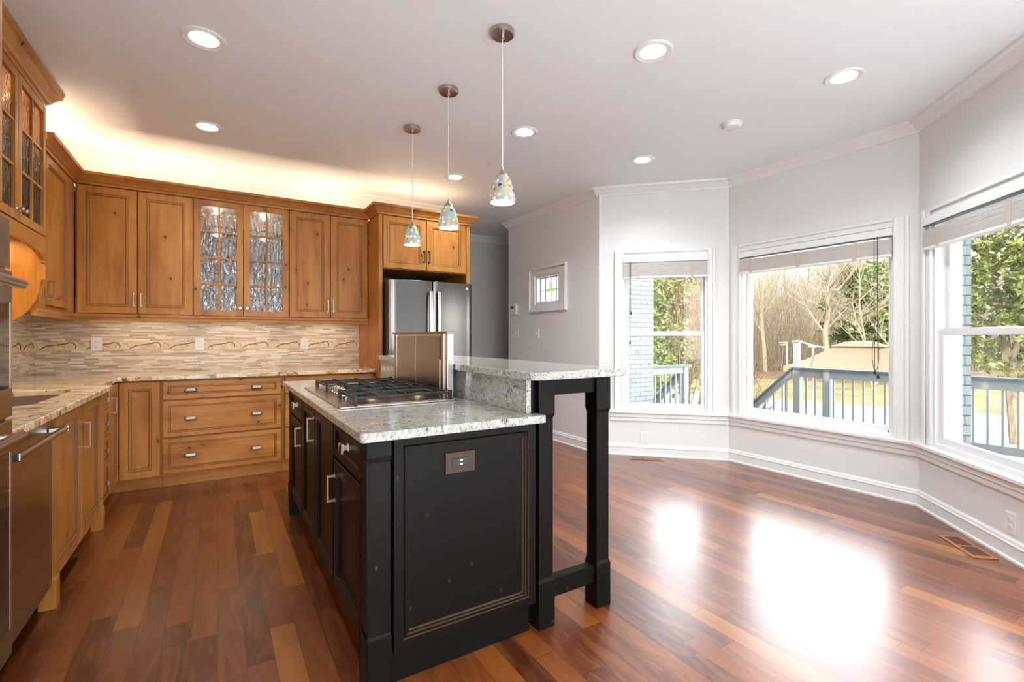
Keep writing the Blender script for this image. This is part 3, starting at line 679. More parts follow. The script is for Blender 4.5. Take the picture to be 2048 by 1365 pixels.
# ------------------------------------------------------------------ back base cabinets
def base_body(fr, u0, u1, dep, z0, z1, parent, toe=.065, mat=wood_v, bottom=.10):
    mk('carcass', MB().box(u0, u1, -dep, 0, bottom, z1, fr), mat, parent)
    mk('toe_kick', MB().box(u0, u1, -dep, -toe, z0, bottom, fr), wood_h, parent)
t = thing('drawer_cabinet', (.05, 5.0, 0), 'knotty wood base cabinet with three wide drawers and six cup pulls', 'cabinet')
base_body(FK, -.378, .500, .588, 0, .866, t)
for z0, z1, zh in ((.705, .856, .777), (.405, .700, .548), (.113, .400, .250)):
    d_ = dr(FK, -.372, .483, z0, z1, t)
    for u in (-.183, .291): cup_pull(FK, u, zh, .0125, d_)
t = thing('drawer_cabinet', (.9, 5.0, 0), 'knotty wood base cabinet mostly hidden behind the island beside the fridge panel', 'cabinet')
base_body(FK, .501, 1.308, .588, 0, .866, t)
for z0, z1, zh in ((.705, .856, .777), (.405, .700, .548), (.113, .400, .250)):
    d_ = dr(FK, .510, 1.298, z0, z1, t)
    for u in (.70, 1.10): cup_pull(FK, u, zh, .0125, d_)
# corner cabinet: L shaped, a leaf on each run
t = thing('corner_cabinet', (-.8, 4.9, 0), 'wood corner base cabinet with a two leaf door where the counters meet', 'cabinet')
mk('carcass', MB().prism([(-1.262, 4.342), (-.665, 4.342), (-.665, 4.70), (-.380, 4.70), (-.380, 5.288), (-1.262, 5.288)], .10, .866), wood_v, t)
mk('toe_kick', MB().prism([(-1.262, 4.345), (-.73, 4.345), (-.73, 4.765), (-.380, 4.765), (-.380, 5.288), (-1.262, 5.288)], 0, .10), wood_h, t)
door(FK, -.642, -.382, .104, .860, t)
d_ = door(FL, 4.345, 4.675, .104, .860, t)
bar_pull(FL, 4.40, .66, .78, .021, d_, copper_b, .012, .034)
# narrow four drawer stack
t = thing('narrow_drawer_cabinet', (-.9, 4.15, 0), 'narrow wood base cabinet of four small drawers beside the sink cabinet', 'cabinet')
base_body(FL, 3.956, 4.340, .598, 0, .866, t)
for z0, z1, zk in ((.715, .860, .788), (.53, .710, .627), (.345, .525, .447), (.104, .340, .23)):
    d_ = dr(FL, 3.972, 4.335, z0, z1, t, SMALLD); sq_knob(FL, 4.153, zk, .014, d_)
# sink cabinet with turned feet
FSK = Fr((-.645, 0), (0, 1), (1, 0))
t = thing('sink_cabinet', (-.95, 3.4, 0), 'wood sink base cabinet with two doors between footed corner posts', 'cabinet')
mk('carcass', MB().box(-1.262, -1.13, 2.875, 3.952, .10, .866).box(-.70, -.645, 2.93, 3.90, .10, .866).box(-1.262, -.645, 2.875, 2.91, .10, .866).box(-1.262, -.645, 3.915, 3.952, .10, .866).box(-1.25, -.66, 2.91, 3.92, .10, .60), wood_v, t)
mk('toe_kick', MB().box(-1.262, -.74, 2.93, 3.90, 0, .10), dark_side, t)
for y0, y1 in ((2.872, 2.930), (3.895, 3.953)):
    m = MB(); ym = (y0 + y1) / 2; h = (y1 - y0) / 2; xm = -.638
    m.box(xm - .03, xm + .028, y0, y1, .205, .866)
    m.taper((xm - .001, ym), (.029, h), .205, (xm - .003, ym), (.025, h - .004), .19)
    m.taper((xm - .003, ym), (.025, h - .004), .19, (xm - .003, ym), (.027, h - .003), .14)
    m.taper((xm - .001, ym), (.030, h), .13, (xm - .003, ym), (.027, h - .003), .14)
    m.box(xm - .031, xm + .029, y0, y1, 0, .13)
    mk('post', m, wood_v, t)
d1 = door(FSK, 2.935, 3.412, .104, .860, t); d2 = door(FSK, 3.415, 3.892, .104, .860, t)
bar_pull(FSK, 3.455, .60, .745, .021, d2, copper_b, .016, .036)
# dishwasher
t = thing('dishwasher', (-.93, 2.52, 0), 'brushed steel dishwasher under the granite counter with a bar handle', 'dishwasher')
FD = Fr((-.652, 0), (0, 1), (1, 0))
mk('body', MB().box(-1.24, -.654, 2.172, 2.868, .10, .862), dark_side, t)
mk('toe_panel', MB().box(-1.24, -.72, 2.172, 2.868, 0, .10), iron, t)
dd = mk('door', MB().box(2.174, 2.866, 0, .032, .112, .862, FD), steel_oven, t, bevel=.004)
hm = MB()
hm.loft([[FD.pt(2.225 + (.60 * i), .032 + .048 + .013 * math.cos(a * math.pi / 6), .803 + .012 * math.sin(a * math.pi / 6)) for a in range(12)] for i in (0, 1)])
hd = mk('handle', hm, steel_oven, dd, smooth=True)
for y in (2.235, 2.795): mk('handle_bracket', MB().box(y, y + .026, .032, .078, .792, .815, FD), steel_l, hd, bevel=.004)
for y in (2.217, 2.825): mk('end_cap', MB().box(y, y + .008, .064, .094, .79, .817, FD), steel_l, hd, bevel=.004)
# oven tower
t = thing('oven_cabinet', (-.92, 1.75, 0), 'tall wood oven cabinet at the far left edge', 'cabinet')
mk('carcass', MB().box(-1.262, -.603, 1.33, 1.375, 0, 2.745).box(-1.262, -.603, 2.125, 2.160, 0, 2.745).box(-1.262, -.603, 1.375, 2.125, 0, .17).box(-1.262, -.603, 1.375, 2.125, 1.60, 2.745).box(-1.262, -1.22, 1.375, 2.125, .17, 1.60), wood_v, t)
for y0, y1 in ((1.36, 1.745), (1.755, 2.15)): door(Fr((-.603, 0), (0, 1), (1, 0)), y0, y1, 1.63, 2.70, t)
FO = Fr((-.582, 0), (0, 1), (1, 0))
t = thing('wall_oven', (-.85, 1.75, .175), 'double steel wall oven cut by the left edge of the photo', 'oven')
mk('body', MB().box(-1.2, -.59, 1.385, 2.115, .18, 1.59), dark_side, t)
mk('trim_frame', MB().box(1.372, 2.13, 0, .012, .185, 1.585, FO), steel_oven, t, bevel=.002)
mk('control_panel', MB().box(1.372, 2.135, .012, .020, 1.425, 1.58, FO), steel_oven, t, bevel=.002)
mk('display', MB().box(1.6, 1.9, .020, .022, 1.47, 1.54, FO), black_glass, t)
for z0, z1 in ((.955, 1.415), (.20, .945)):
    od = mk('oven_door', MB().box(1.372, 2.135, .012, .026, z0, z1, FO), steel_oven, t, bevel=.003)
    mk('oven_window', MB().box(1.42, 2.105, .026, .028, z0 + .09, z1 - .10, FO), black_glass, od)
    mk('window_trim', MB().box(2.105, 2.112, .026, .029, z0 + .09, z1 - .10, FO), steel_l, od)
    zh = z1 - .045
    hm = MB(); hm.loft([[FO.pt(1.43 + .63 * i, .065 + .016 * math.cos(a * math.pi / 6), zh + .016 * math.sin(a * math.pi / 6)) for a in range(12)] for i in (0, 1)])
    hd = mk('handle', hm, steel_oven, od, smooth=True)
    for y in (1.45, 2.005): mk('handle_bracket', MB().box(y, y + .03, .026, .062, zh - .012, zh + .012, FO), steel_l, hd, bevel=.003)

# countertop (one L of granite with the sink cut out) and sink
outer = [(-1.268, 2.168), (-.572, 2.168), (-.572, 3.955), (-.640, 3.985), (-.640, 4.645), (1.308, 4.645), (1.308, 5.298), (-1.268, 5.298)]
hole = rrect(-1.10, -.715, 2.95, 3.76, .09)
ct = slab('countertop', outer, [hole], .868, .900, granite_k, bevel=.004)
tag(ct, 'cream and brown granite countertop turning the kitchen corner', 'countertop')
t = thing('sink', (-.91, 3.35, .68), 'brown undermount sink in the granite counter', 'sink')
m = MB()
def rr(off, z): return [(x_, y_, z) for x_, y_ in rrect(-1.10 - off, -.715 + off, 2.95 - off, 3.76 + off, .09 + max(off, -.05))]
m.loft([rr(.012, .867), rr(.012, .690), rr(.004, .684), rr(.002, .867)], False)
m2 = MB(); m2.loft([rr(.0, .867), rr(-.004, .72), rr(-.03, .70), rr(-.12, .697)], False); idx = m2.add(rr(-.12, .697)); m2.face(idx)
mk('bowl', m2, sink_m, t, smooth=True); mk('rim', MB().loft([rr(.0, .8665), rr(.014, .8665)], False), sink_m, t)
mk('drain', MB().lathe([(.045, .698), (.045, .701), (.03, .7015), (.01, .699)], (-.91, 3.35), 20), steel_l, t)

# backsplash with a border band and vine inlay
t = thing('backsplash', (0, 5.29, .9), 'stone strip mosaic backsplash with a vine patterned border', 'backsplash'); t['kind'] = 'structure'
mk('mosaic', MB().box(-1.268, 1.308, 5.290, 5.299, .9005, 1.100).box(-1.268, 1.308, 5.290, 5.299, 1.166, 1.395).box(-1.269, -1.260, 2.17, 5.290, .9005, 1.100).box(-1.269, -1.260, 2.17, 5.290, 1.166, 1.395).box(-1.269, -1.260, 2.17, 4.06, 1.395, 1.82), mosaic_m, t)
bd = mk('border_band', MB().box(-1.258, 1.308, 5.287, 5.299, 1.100, 1.166).box(-1.269, -1.257, 2.17, 5.287, 1.100, 1.166), band_m, t)
m = MB(); k = 0
def vine(P, x0):
    a = [P(x0 + q[0], q[1]) for q in ((0, 1.106), (.045, 1.134), (.10, 1.143), (.155, 1.152), (.185, 1.163))]
    m.tube(a, [.003, .005, .004, .005, .003], 6)
    m.tube([P(x0 + q[0], q[1]) for q in ((.165, 1.163), (.205, 1.157), (.222, 1.135), (.218, 1.108))], [.002, .004, .004, .003], 6)
    m.tube([P(x0 + q[0], q[1]) for q in ((.10, 1.143), (.125, 1.130), (.15, 1.126))], .0018, 5)
    m.tube([P(x0 + q[0], q[1]) for q in ((.235, 1.158), (.265, 1.148), (.28, 1.132))], .0016, 5)
for i in range(9): vine(lambda a, z: (a, 5.2865, z), -1.22 + i * .285)
for i in range(11): vine(lambda a, z: (-1.2565, a, z), 2.2 + i * .285)
mk('vine_inlay', m, vine_m, bd)

def outlet(fr, u, z, name, label, kind='outlet', wd=.072, h=.115, mat=None, slotm=None):
    t = thing(name, fr.pt(u, 0, z), label, kind); m_ = mat or white_plastic
    mk('cover_plate', MB().box(u - wd / 2, u + wd / 2, 0, .006, z - h / 2, z + h / 2, fr), m_, t, bevel=.002)
    if kind == 'outlet':
        for s in (-1, 1):
            rc = mk('receptacle', MB().prism_f([(u + .017 * math.cos(a * math.pi / 8), z + s * .021 + .014 * math.sin(a * math.pi / 8)) for a in range(16)], .006, .0085, fr), m_, t)
            mk('slots', MB().box(u - .008, u - .006, .0085, .0088, z + s * .021 - .002, z + s * .021 + .006, fr).box(u + .006, u + .008, .0085, .0088, z + s * .021 - .002, z + s * .021 + .006, fr).box(u - .002, u + .002, .0085, .0088, z + s * .021 - .009, z + s * .021 - .005, fr), grey_plastic, rc)
    else:
        mk('toggle', MB().box(u - .005, u + .005, .006, .016, z - .010, z + .006, fr), m_, t)
    return t
FBS = Fr((0, 5.287), (1, 0), (0, -1))
outlet(FBS, -.87, 1.148, 'wall_outlet', 'white outlet on the tile border nearest the sink corner')
outlet(FBS, -.14, 1.146, 'wall_outlet', 'white outlet on the tile border under the glass cabinet')
outlet(FBS, .76, 1.139, 'wall_outlet', 'white outlet on the tile border nearest the refrigerator')
outlet(neg(FA), .478, .187, 'wall_outlet', 'low white outlet under the narrow bay window')
outlet(neg(FC), .841, .196, 'wall_outlet', 'low white outlet beside the floor vent at the right')
outlet(neg(FS), 1.57, 1.257, 'light_switch', 'double light switch plate below the thermostat', 'light switch', .115)
outlet(neg(FS), 1.08, 1.253, 'light_switch', 'single light switch plate below the stained glass window', 'light switch')
t = thing('thermostat', (3.35, 5.40, 1.5), 'white thermostat with a small grey screen', 'thermostat'); g = neg(FS)
mk('body', MB().box(1.535, 1.695, 0, .028, 1.505, 1.64, g), white_plastic, t, bevel=.004)
mk('screen', MB().box(1.585, 1.665, .028, .0295, 1.585, 1.618, g), lcd_m, t)

# ------------------------------------------------------------------ upper cabinets
UZ0, UZ1 = 1.392, 2.400
def upper_body(u0, u1, parent, glassf=False):
    if not glassf:
        mk('carcass', MB().box(u0, u1, -.352, 0, UZ0, UZ1, FU), wood_v, parent)
    else:
        mk('carcass', MB().box(u0, u0 + .018, -.352, 0, UZ0, UZ1, FU).box(u1 - .018, u1, -.352, 0, UZ0, UZ1, FU).box(u0 + .018, u1 - .018, -.352, 0, UZ0, UZ0 + .02, FU).box(u0 + .018, u1 - .018, -.352, 0, UZ1 - .02, UZ1, FU).box(u0 + .018, u1 - .018, -.352, -.34, UZ0 + .02, UZ1 - .02, FU), wood_in, parent)
t = thing('upper_cabinet', (-.55, 5.1, UZ0), 'two door knotty wood upper cabinet in the left corner of the back wall', 'cabinet')
upper_body(-.938, -.174, t)
a_ = door(FU, -.930, -.554, UZ0, UZ1, t); b_ = door(FU, -.553, -.176, UZ0, UZ1, t)
bar_pull(FU, -.578, 1.455, 1.565, .021, a_); bar_pull(FU, -.530, 1.455, 1.565, .021, b_)
t = thing('upper_cabinet', (.94, 5.1, UZ0), 'two door knotty wood upper cabinet between the glass cabinet and refrigerator', 'cabinet')
upper_body(.573, 1.309, t)
a_ = door(FU, .575, .941, UZ0, UZ1, t); b_ = door(FU, .942, 1.307, UZ0, UZ1, t)
bar_pull(FU, .918, 1.45, 1.57, .021, a_); bar_pull(FU, .965, 1.45, 1.57, .021, b_)
def glass_door(fr, u0, u1, z0, z1, parent, cols, rows, st=.048):
    m = MB(); th = .021
    a0, a1, b0, b1 = u0 + .002, u1 - .002, z0 + .002, z1 - .002
    m.box(a0, a0 + st, 0.0005, th, b0, b1, fr).box(a1 - st, a1, .0005, th, b0, b1, fr).box(a0 + st, a1 - st, .0005, th, b0, b0 + st, fr).box(a0 + st, a1 - st, .0005, th, b1 - st, b1, fr)
    for i in range(1, cols):
        u = a0 + st + (a1 - a0 - 2 * st) * i / cols; m.box(u - .008, u + .008, .006, th - .002, b0 + st, b1 - st, fr)
    for j in range(1, rows):
        z = b0 + st + (b1 - b0 - 2 * st) * j / rows; m.box(a0 + st, a1 - st, .006, th - .003, z - .008, z + .008, fr)
    d = mk('door', m, wood_v, parent, bevel=.0015, seg=1)
    mk('glass_pane', MB().box(a0 + st - .004, a1 - st + .004, .003, .006, b0 + st - .004, b1 - st + .004, fr), seedy, d)
    return d
t = thing('glass_cabinet', (.2, 5.1, UZ0), 'upper cabinet with two rippled glass doors and lit shelves on the back wall', 'cabinet')
upper_body(-.173, .572, t, True)
a_ = glass_door(FU, -.172, .199, UZ0, UZ1, t, 2, 4); b_ = glass_door(FU, .200, .571, UZ0, UZ1, t, 2, 4)
knob(FU, .172, 1.465, .021, a_); knob(FU, .226, 1.465, .021, b_)
for z in (1.66, 1.93, 2.18): mk('shelf', MB().box(-.155, .554, -.338, -.05, z, z + .016, FU), wood_in, t)
for u in (.0, .38):
    mk('puck_light', MB().lathe([(.03, 2.379), (.03, 2.366), (.018, 2.364)], FU.pt(u, -.17, 0)[:2], 20), puck_emit, t)
    lamp('puck_lamp', 'POINT', FU.pt(u, -.17, 2.34), 1.5, (1, .8, .55), t, shadow_soft_size=.02)
for u in (.0, .38): lamp('shelf_lamp', 'POINT', FU.pt(u, -.17, 2.14), .25, (1, .9, .78), t, shadow_soft_size=.02)
t = thing('upper_cabinet', (-1.1, 4.5, UZ0), 'narrow wood upper cabinet beside the arched sink cabinet', 'cabinet')
mk('carcass', MB().box(4.060, 5.288, -.305, 0, UZ0, UZ1, FLU), wood_v, t)
d_ = door(FLU, 4.20, 4.755, UZ0 + .02, UZ1, t)
bar_pull(FLU, 4.245, 1.455, 1.575, .021, d_, copper_b, .012, .034)
for y0, y1 in ((4.762, 4.915), (4.062, 4.195)): mk('face_stile', MB().box(y0, y1, 0.0, .018, UZ0, UZ1, FLU), wood_v, t)
# cornice and light rail along both upper runs
cor = [(-.03, 2.4005), (.014, 2.4005), (.016, 2.418), (.026, 2.424), (.032, 2.436), (.054, 2.462), (.068, 2.470), (.072, 2.490), (.0, 2.490), (-.03, 2.42)]
m = MB().sweep(cor, [(1.309, 4.922), (-.942, 4.922), (-.942, 4.062)], 1)
o = mk('cornice', m, wood_h); tag(o, 'wood cornice running along the top of the upper cabinets', 'cornice')
m = MB().sweep([(-.02, 1.340), (.004, 1.340), (.004, 1.362), (.012, 1.372), (.012, 1.3905), (-.02, 1.3905)], [(1.309, 4.935), (-.955, 4.935), (-.955, 4.062)], 1)
o = mk('light_rail', m, wood_h); tag(o, 'wood light rail under the upper cabinets', 'light rail')

# arched glass cabinet over the sink
FG = Fr((-.922, 0), (0, 1), (1, 0))
GY0, GY1 = 3.045, 4.050
t = thing('glass_cabinet', (-1.1, 3.55, 1.64), 'tall glass door wall cabinet over the sink with an arched valance', 'cabinet')
m = MB()
m.box(GY0, GY0 + .02, -.34, 0, 1.82, 2.64, FG).box(GY1 - .02, GY1, -.34, 0, 1.82, 2.64, FG).box(GY0 + .02, GY1 - .02, -.34, 0, 1.82, 1.84, FG).box(GY0 + .02, GY1 - .02, -.34, 0, 2.62, 2.64, FG).box(GY0 + .02, GY1 - .02, -.34, -.33, 1.84, 2.62, FG)
mk('carcass', m, wood_v, t)
a_ = glass_door(FG, GY0 + .02, 3.547, 1.825, 2.625, t, 2, 3); b_ = glass_door(FG, 3.55, GY1 - .022, 1.825, 2.625, t, 2, 3)
knob(FG, 3.520, 1.885, .021, a_); knob(FG, 3.578, 1.885, .021, b_)
mk('shelf', MB().box(GY0 + .02, GY1 - .02, -.32, -.05, 2.10, 2.116, FG).box(GY0 + .02, GY1 - .02, -.32, -.05, 2.36, 2.376, FG), wood_v, t)
n = 24; poly = [(GY0 + .022, 1.82), (GY0 + .022, 1.665)]
ym = (GY0 + GY1) / 2; hw = (GY1 - GY0) / 2 - .035
poly += [(ym - hw * math.cos(math.pi * i / n), 1.665 + .075 * math.sin(math.pi * i / n)) for i in range(n + 1)]
poly += [(GY1 - .022, 1.665), (GY1 - .022, 1.82)]
mk('valance', MB().prism_f(poly, -.004, .018, FG), wood_h, t)
for y0 in (GY0, GY1 - .022):
    pts = [(-.34, 1.82), (.018, 1.82), (.018, 1.56), (.0, 1.56)]
    pts += [(-.004 - .075 * (1 - math.cos(i * math.pi / 20)) * 1.0 - .26 * (i / 10) ** 2.2, 1.56 - .31 * math.sin(i * math.pi / 20)) for i in range(1, 11)]
    pts += [(-.34, 1.245)]
    mk('side_panel', MB().prism_u(pts, y0, y0 + .022, FG), wood_v, t)
mk('cornice', MB().sweep([(0, 2.64), (.012, 2.64), (.016, 2.655), (.028, 2.662), (.034, 2.675), (.062, 2.712), (.076, 2.722), (.082, 2.745), (0, 2.745)], [(-1.262, GY1), (-.92, GY1), (-.92, GY0 - .0), (-1.262, GY0)], 1), wood_h, t)
for y in (3.3, 3.8): lamp('cabinet_lamp', 'POINT', (-1.02, y, 2.57), 4, (1, .78, .45), t, shadow_soft_size=.02)
ul = thing('under_cabinet_light', (-1.08, 3.55, 1.79), 'warm light strip under the arched cabinet over the sink', 'light strip')
mk('housing', MB().box(-1.12, -1.04, 3.15, 3.95, 1.805, 1.819), white_plastic, ul)
mk('lens', MB().box(-1.11, -1.05, 3.16, 3.94, 1.801, 1.805), strip_emit, ul)
lamp('strip_lamp', 'AREA', (-1.08, 3.55, 1.79), 3.6, (1, .74, .28), ul, shape='RECTANGLE', size=.06, size_y=.78)

for x_, nm_ in ((-.55, 'corner upper cabinet'), (.2, 'glass cabinet'), (.94, 'cabinet next to the fridge panel')):
    ul = thing('under_cabinet_light', (x_, 5.12, 1.38), 'slim light strip hidden under the ' + nm_, 'light strip')
    mk('housing', MB().box(x_ - .25, x_ + .25, 5.10, 5.14, 1.380, 1.3915), white_plastic, ul); mk('lens', MB().box(x_ - .24, x_ + .24, 5.105, 5.135, 1.377, 1.380), strip_emit, ul)
    lamp('strip_lamp', 'AREA', (x_, 5.12, 1.372), .5, (1, .82, .60), ul, shape='RECTANGLE', size=.48, size_y=.03)

# ------------------------------------------------------------------ refrigerator surround
t = thing('fridge_cabinet', (1.80, 4.9, 0), 'wood cabinet and tall side panels framing the refrigerator', 'cabinet')
FR = Fr((0, 4.565), (1, 0), (0, -1))
for x0, x1 in ((1.3095, 1.347), (2.238, 2.276)):
    mk('side_panel', MB().box(x0, x1, 4.552, 5.295, 0, 2.385), wood_v, t, bevel=.002)
mk('carcass', MB().box(1.347, 2.238, 4.565, 5.295, 1.868, 2.385), wood_v, t)
mk('recess_back', MB().box(1.347, 2.238, 5.27, 5.295, 0, 1.868), dark_side, t)
a_ = door(FR, 1.349, 1.786, 1.872, 2.378, t); b_ = door(FR, 1.788, 2.225, 1.872, 2.378, t)
bar_pull(FR, 1.760, 1.95, 2.07, .021, a_, bronze); bar_pull(FR, 1.814, 1.95, 2.07, .021, b_, bronze)
cor2 = [(d, z - .0145) for d, z in cor]
mk('cornice', MB().sweep(cor2, [(2.276, 5.295), (2.276, 4.552), (1.3095, 4.552), (1.3095, 4.845)], 1), wood_h, t)
# refrigerator
t = thing('refrigerator', (1.795, 4.8, 0), 'brushed steel french door refrigerator behind the island', 'refrigerator')
mk('body', MB().box(1.365, 2.228, 4.485, 5.22, .03, 1.745), dark_side, t, bevel=.004)
def curved_front(x0, x1, z0, z1, parent, name):
    m = MB(); n = 12; rows = []
    top = []; bot = []
    for z in (z0, z1):
        ring = []
        for i in range(n + 1):
            x = x0 + (x1 - x0) * i / n; tt = (x - 1.795) / .44
            y = 4.387 + .020 * tt * tt + (.012 if i in (0, n) else 0) ; ring.append((x, y, z))
        ring += [(x1, 4.478, z), (x0, 4.478, z)]; rows.append(ring)
    m.loft(rows); return mk(name, m, steel_m, parent, bevel=.003, smooth=True)
dl = curved_front(1.362, 1.792, .72, 1.752, t, 'door'); dr_ = curved_front(1.799, 2.232, .72, 1.752, t, 'door'); fz = curved_front(1.362, 2.232, .08, .712, t, 'freezer_drawer')
for x_, d_ in ((1.755, dl), (1.838, dr_)):
    m = MB(); n = 12
    m.loft([[(x_ + sx * .016, 4.387 - .048 - .012 * math.sin(math.pi * i / n) + sy, .86 + .79 * i / n) for sx, sy in ((-1, .006), (1, .006), (1, -.008), (-1, -.008))] for i in range(n + 1)])
    hd = mk('handle', m, steel_l, d_, bevel=.003)
    for z in (.88, 1.61): mk('handle_mount', MB().box(x_ - .014, x_ + .014, 4.340, 4.389, z, z + .03), black_plastic, hd)
hd = mk('handle', MB().box(1.45, 2.14, 4.328, 4.346, .64, .668), steel_l, fz, bevel=.004)
mk('handle_mount', MB().box(1.47, 1.5, 4.346, 4.395, .644, .664).box(2.09, 2.12, 4.346, 4.395, .644, .664), steel_l, hd)
mk('badge', MB().prism_f([(2.165 + .013 * math.cos(i * math.pi / 8), 1.70 + .013 * math.sin(i * math.pi / 8)) for i in range(16)], -.002, .006, Fr((0, 4.402), (1, 0), (0, -1))), steel_l, dr_)

# ------------------------------------------------------------------ island
t = thing('kitchen_island', (.8, 2.6, 0), 'distressed black kitchen island with raised bar and legs', 'kitchen island')
BK = [black, black_groove]
mk('carcass', MB().box(.442, 1.115, 1.632, 3.62, .125, .868).box(1.075, 1.115, 1.632, 3.62, .868, 1.038), black, t)
mk('toe_kick', MB().box(.50, 1.09, 1.640, 3.60, 0, .125), black, t)
FI = Fr((.442, 0), (0, 1), (-1, 0))
for y0, y1 in ((1.60, 1.690), (3.545, 3.635)):
    m = MB(); ym = (y0 + y1) / 2; h = (y1 - y0) / 2; xm = .462; hx = .042
    m.box(.420, .506, y0, y1, .80, .868); m.taper((xm, ym), (hx - .003, h - .003), .785, (xm, ym), (hx, h), .80)
    m.box(.423, .503, y0 + .003, y1 - .003, .205, .785); m.taper((xm, ym), (hx, h), .19, (xm, ym), (hx - .003, h - .003), .205)
    m.box(.420, .506, y0, y1, 0, .19)
    mk('post', m, black, t, bevel=.003)
BD = [(0, .016), (.002, .019), (.045, .019), (.047, .015, 0), (.051, .018), (.058, .018), (.060, .013, 0), (.066, .013), (.069, .008, 0), (.073, .008)]
BDR = [(0, .016), (.002, .019), (.026, .019), (.028, .015), (.032, .017), (.036, .012), (.040, .010)]
d_ = door(FI, 1.70, 2.140, .152, .690, t, BD, [black]); bar_pull(FI, 2.105, .515, .63, .019, d_, copper_b, .012, .036)
d_ = door(FI, 1.70, 2.140, .700, .852, t, BDR, [black], 'drawer'); sq_knob(FI, 1.915, .778, .010, d_, None, .02)
d_ = door(FI, 2.155, 2.592, .152, .852, t, BD, [black]); d_ = door(FI, 2.597, 3.030, .152, .852, t, BD, [black]); bar_pull(FI, 2.635, .67, .795, .019, d_, copper_b, .012, .036)
d_ = door(FI, 3.045, 3.535, .152, .690, t, BD, [black]); bar_pull(FI, 3.09, .555, .67, .019, d_, copper_b, .012, .036)
d_ = door(FI, 3.045, 3.535, .700, .852, t, BDR, [black], 'drawer'); sq_knob(FI, 3.29, .778, .010, d_, None, .02)
FN = Fr((0, 1.632), (1, 0), (0, -1))
PN = [(0, .026), (.002, .030), (.034, .030), (.036, .025, 1), (.041, .029), (.047, .029), (.049, .022, 1), (.055, .022), (.058, .014, 1), (.063, .014)]
mk('end_panel', MB().rings(FN, .512, 1.100, .126, .866, .0005, PN), BK, t)
def leg(x, y):
    m = MB(); h = .041
    m.box(x - h, x + h, y - h, y + h, .885, 1.038); m.taper((x, y), (h - .006, h - .006), .868, (x, y), (h, h), .885)
    m.box(x - h + .006, x + h - .006, y - h + .006, y + h - .006, .208, .868); m.taper((x, y), (h, h), .192, (x, y), (h - .006, h - .006), .208)
    m.box(x - h, x + h, y - h, y + h, 0, .192); return mk('leg', m, black, t, bevel=.003)
for y in (1.651, 3.56):
    for x_ in (1.161, 1.473): leg(x_, y)
    mk('stretcher', MB().box(1.2, 1.434, y - .022, y + .022, .108, .188), black, t, bevel=.003)
    mk('apron', MB().box(1.2, 1.434, y - .026, y + .026, .962, 1.038), black, t)
mk('apron', MB().box(1.455, 1.49, 1.692, 3.519, .962, 1.038), black, t)
_ic = rrect(.385, 1.074, 1.532, 3.655, .02)
_ic = [(.0 + x_, y_) for x_, y_ in _ic if not (x_ > 1.05 and y_ < 1.56)] + [(1.100, 1.532), (1.100, 1.598), (1.074, 1.598)]
o = slab('island_countertop', _ic, [], .8685, .900, granite_i, bevel=.004); tag(o, 'low white and grey stone island countertop under the cooktop', 'countertop')
o = slab('bar_countertop', rrect(1.0215, 1.53, 1.505, 3.60, .045), [], 1.0385, 1.070, granite_i, bevel=.004); tag(o, 'raised white and grey stone bar top along the island', 'countertop')
o = mk('stone_riser', MB().box(1.052, 1.0745, 1.60, 3.60, .9005, 1.038), granite_i, bevel=.002); tag(o, 'upright stone strip between the island counter and raised bar', 'backsplash')
t = thing('island_outlet', (.768, 1.6, .742), 'dark bronze outlet on the end panel of the black island', 'outlet')
mk('cover_plate', MB().box(.708, .829, .0142, .021, .704, .782, FN), bronze, t, bevel=.002)
rc = mk('receptacle', MB().box(.733, .804, .021, .0235, .728, .760, FN), black_plastic, t, bevel=.001)
mk('test_button', MB().box(.763, .775, .0235, .025, .748, .754, FN).box(.763, .775, .0235, .025, .733, .739, FN), white_plastic, rc)

# cooktop
t = thing('gas_cooktop', (.71, 2.6, .9), 'steel gas cooktop with black grates set in the island counter', 'cooktop')
mk('tray', MB().box(.442, .978, 2.105, 3.09, .9005, .908), steel_l, t, bevel=.003)
mk('burner_well', MB().box(.500, .970, 2.13, 3.065, .908, .9095), steel_oven, t)
burn = [(.62, 2.29), (.85, 2.29), (.735, 2.60), (.62, 2.91), (.85, 2.91)]
for bx, by in burn:
    bo = mk('burner', MB().lathe([(.05, .9095), (.048, .919), (.036, .921), (.036, .926), (.02, .9275)], (bx, by), 22), brass, t, smooth=True)
    mk('burner_cap', MB().lathe([(.037, .926), (.037, .932), (.03, .9345)], (bx, by), 22), iron, bo)
for y0, y1 in ((2.125, 2.445), (2.455, 2.745), (2.755, 3.07)):
    m = MB(); x0, x1 = (.505, .965) if y0 != 2.455 else (.60, .965); b = .006; z0, z1 = .934, .945
    for (a, c, d, e_) in ((x0, x1, y0, y0 + .012), (x0, x1, y1 - .012, y1), (x0, x0 + .012, y0, y1), (x1 - .012, x1, y0, y1)): m.box(a, c, d, e_, z0, z1)
    ym = (y0 + y1) / 2; m.box(x0, x1, ym - .005, ym + .005, z0 + .002, z1 + .004)
    for f in (.22, .5, .78):
        xx = x0 + (x1 - x0) * f; m.box(xx - .005, xx + .005, y0, y0 + .11, z0 + .002, z1 + .008); m.box(xx - .005, xx + .005, y1 - .11, y1, z0 + .002, z1 + .008)
    for xx in (x0 + .006, x1 - .006):
        for yy in (y0 + .006, y1 - .006): m.box(xx - .008, xx + .008, yy - .008, yy + .008, .9085, z1 + .006)
    mk('grate', m, iron, t, bevel=.0015, seg=1)
for i in range(5): mk('knob', MB().lathe([(.020, .9095), (.021, .914), (.018, .916), (.0175, .938), (.015, .942)], (.545, 2.47 + i * .065), 18), knob_m, t, smooth=True)

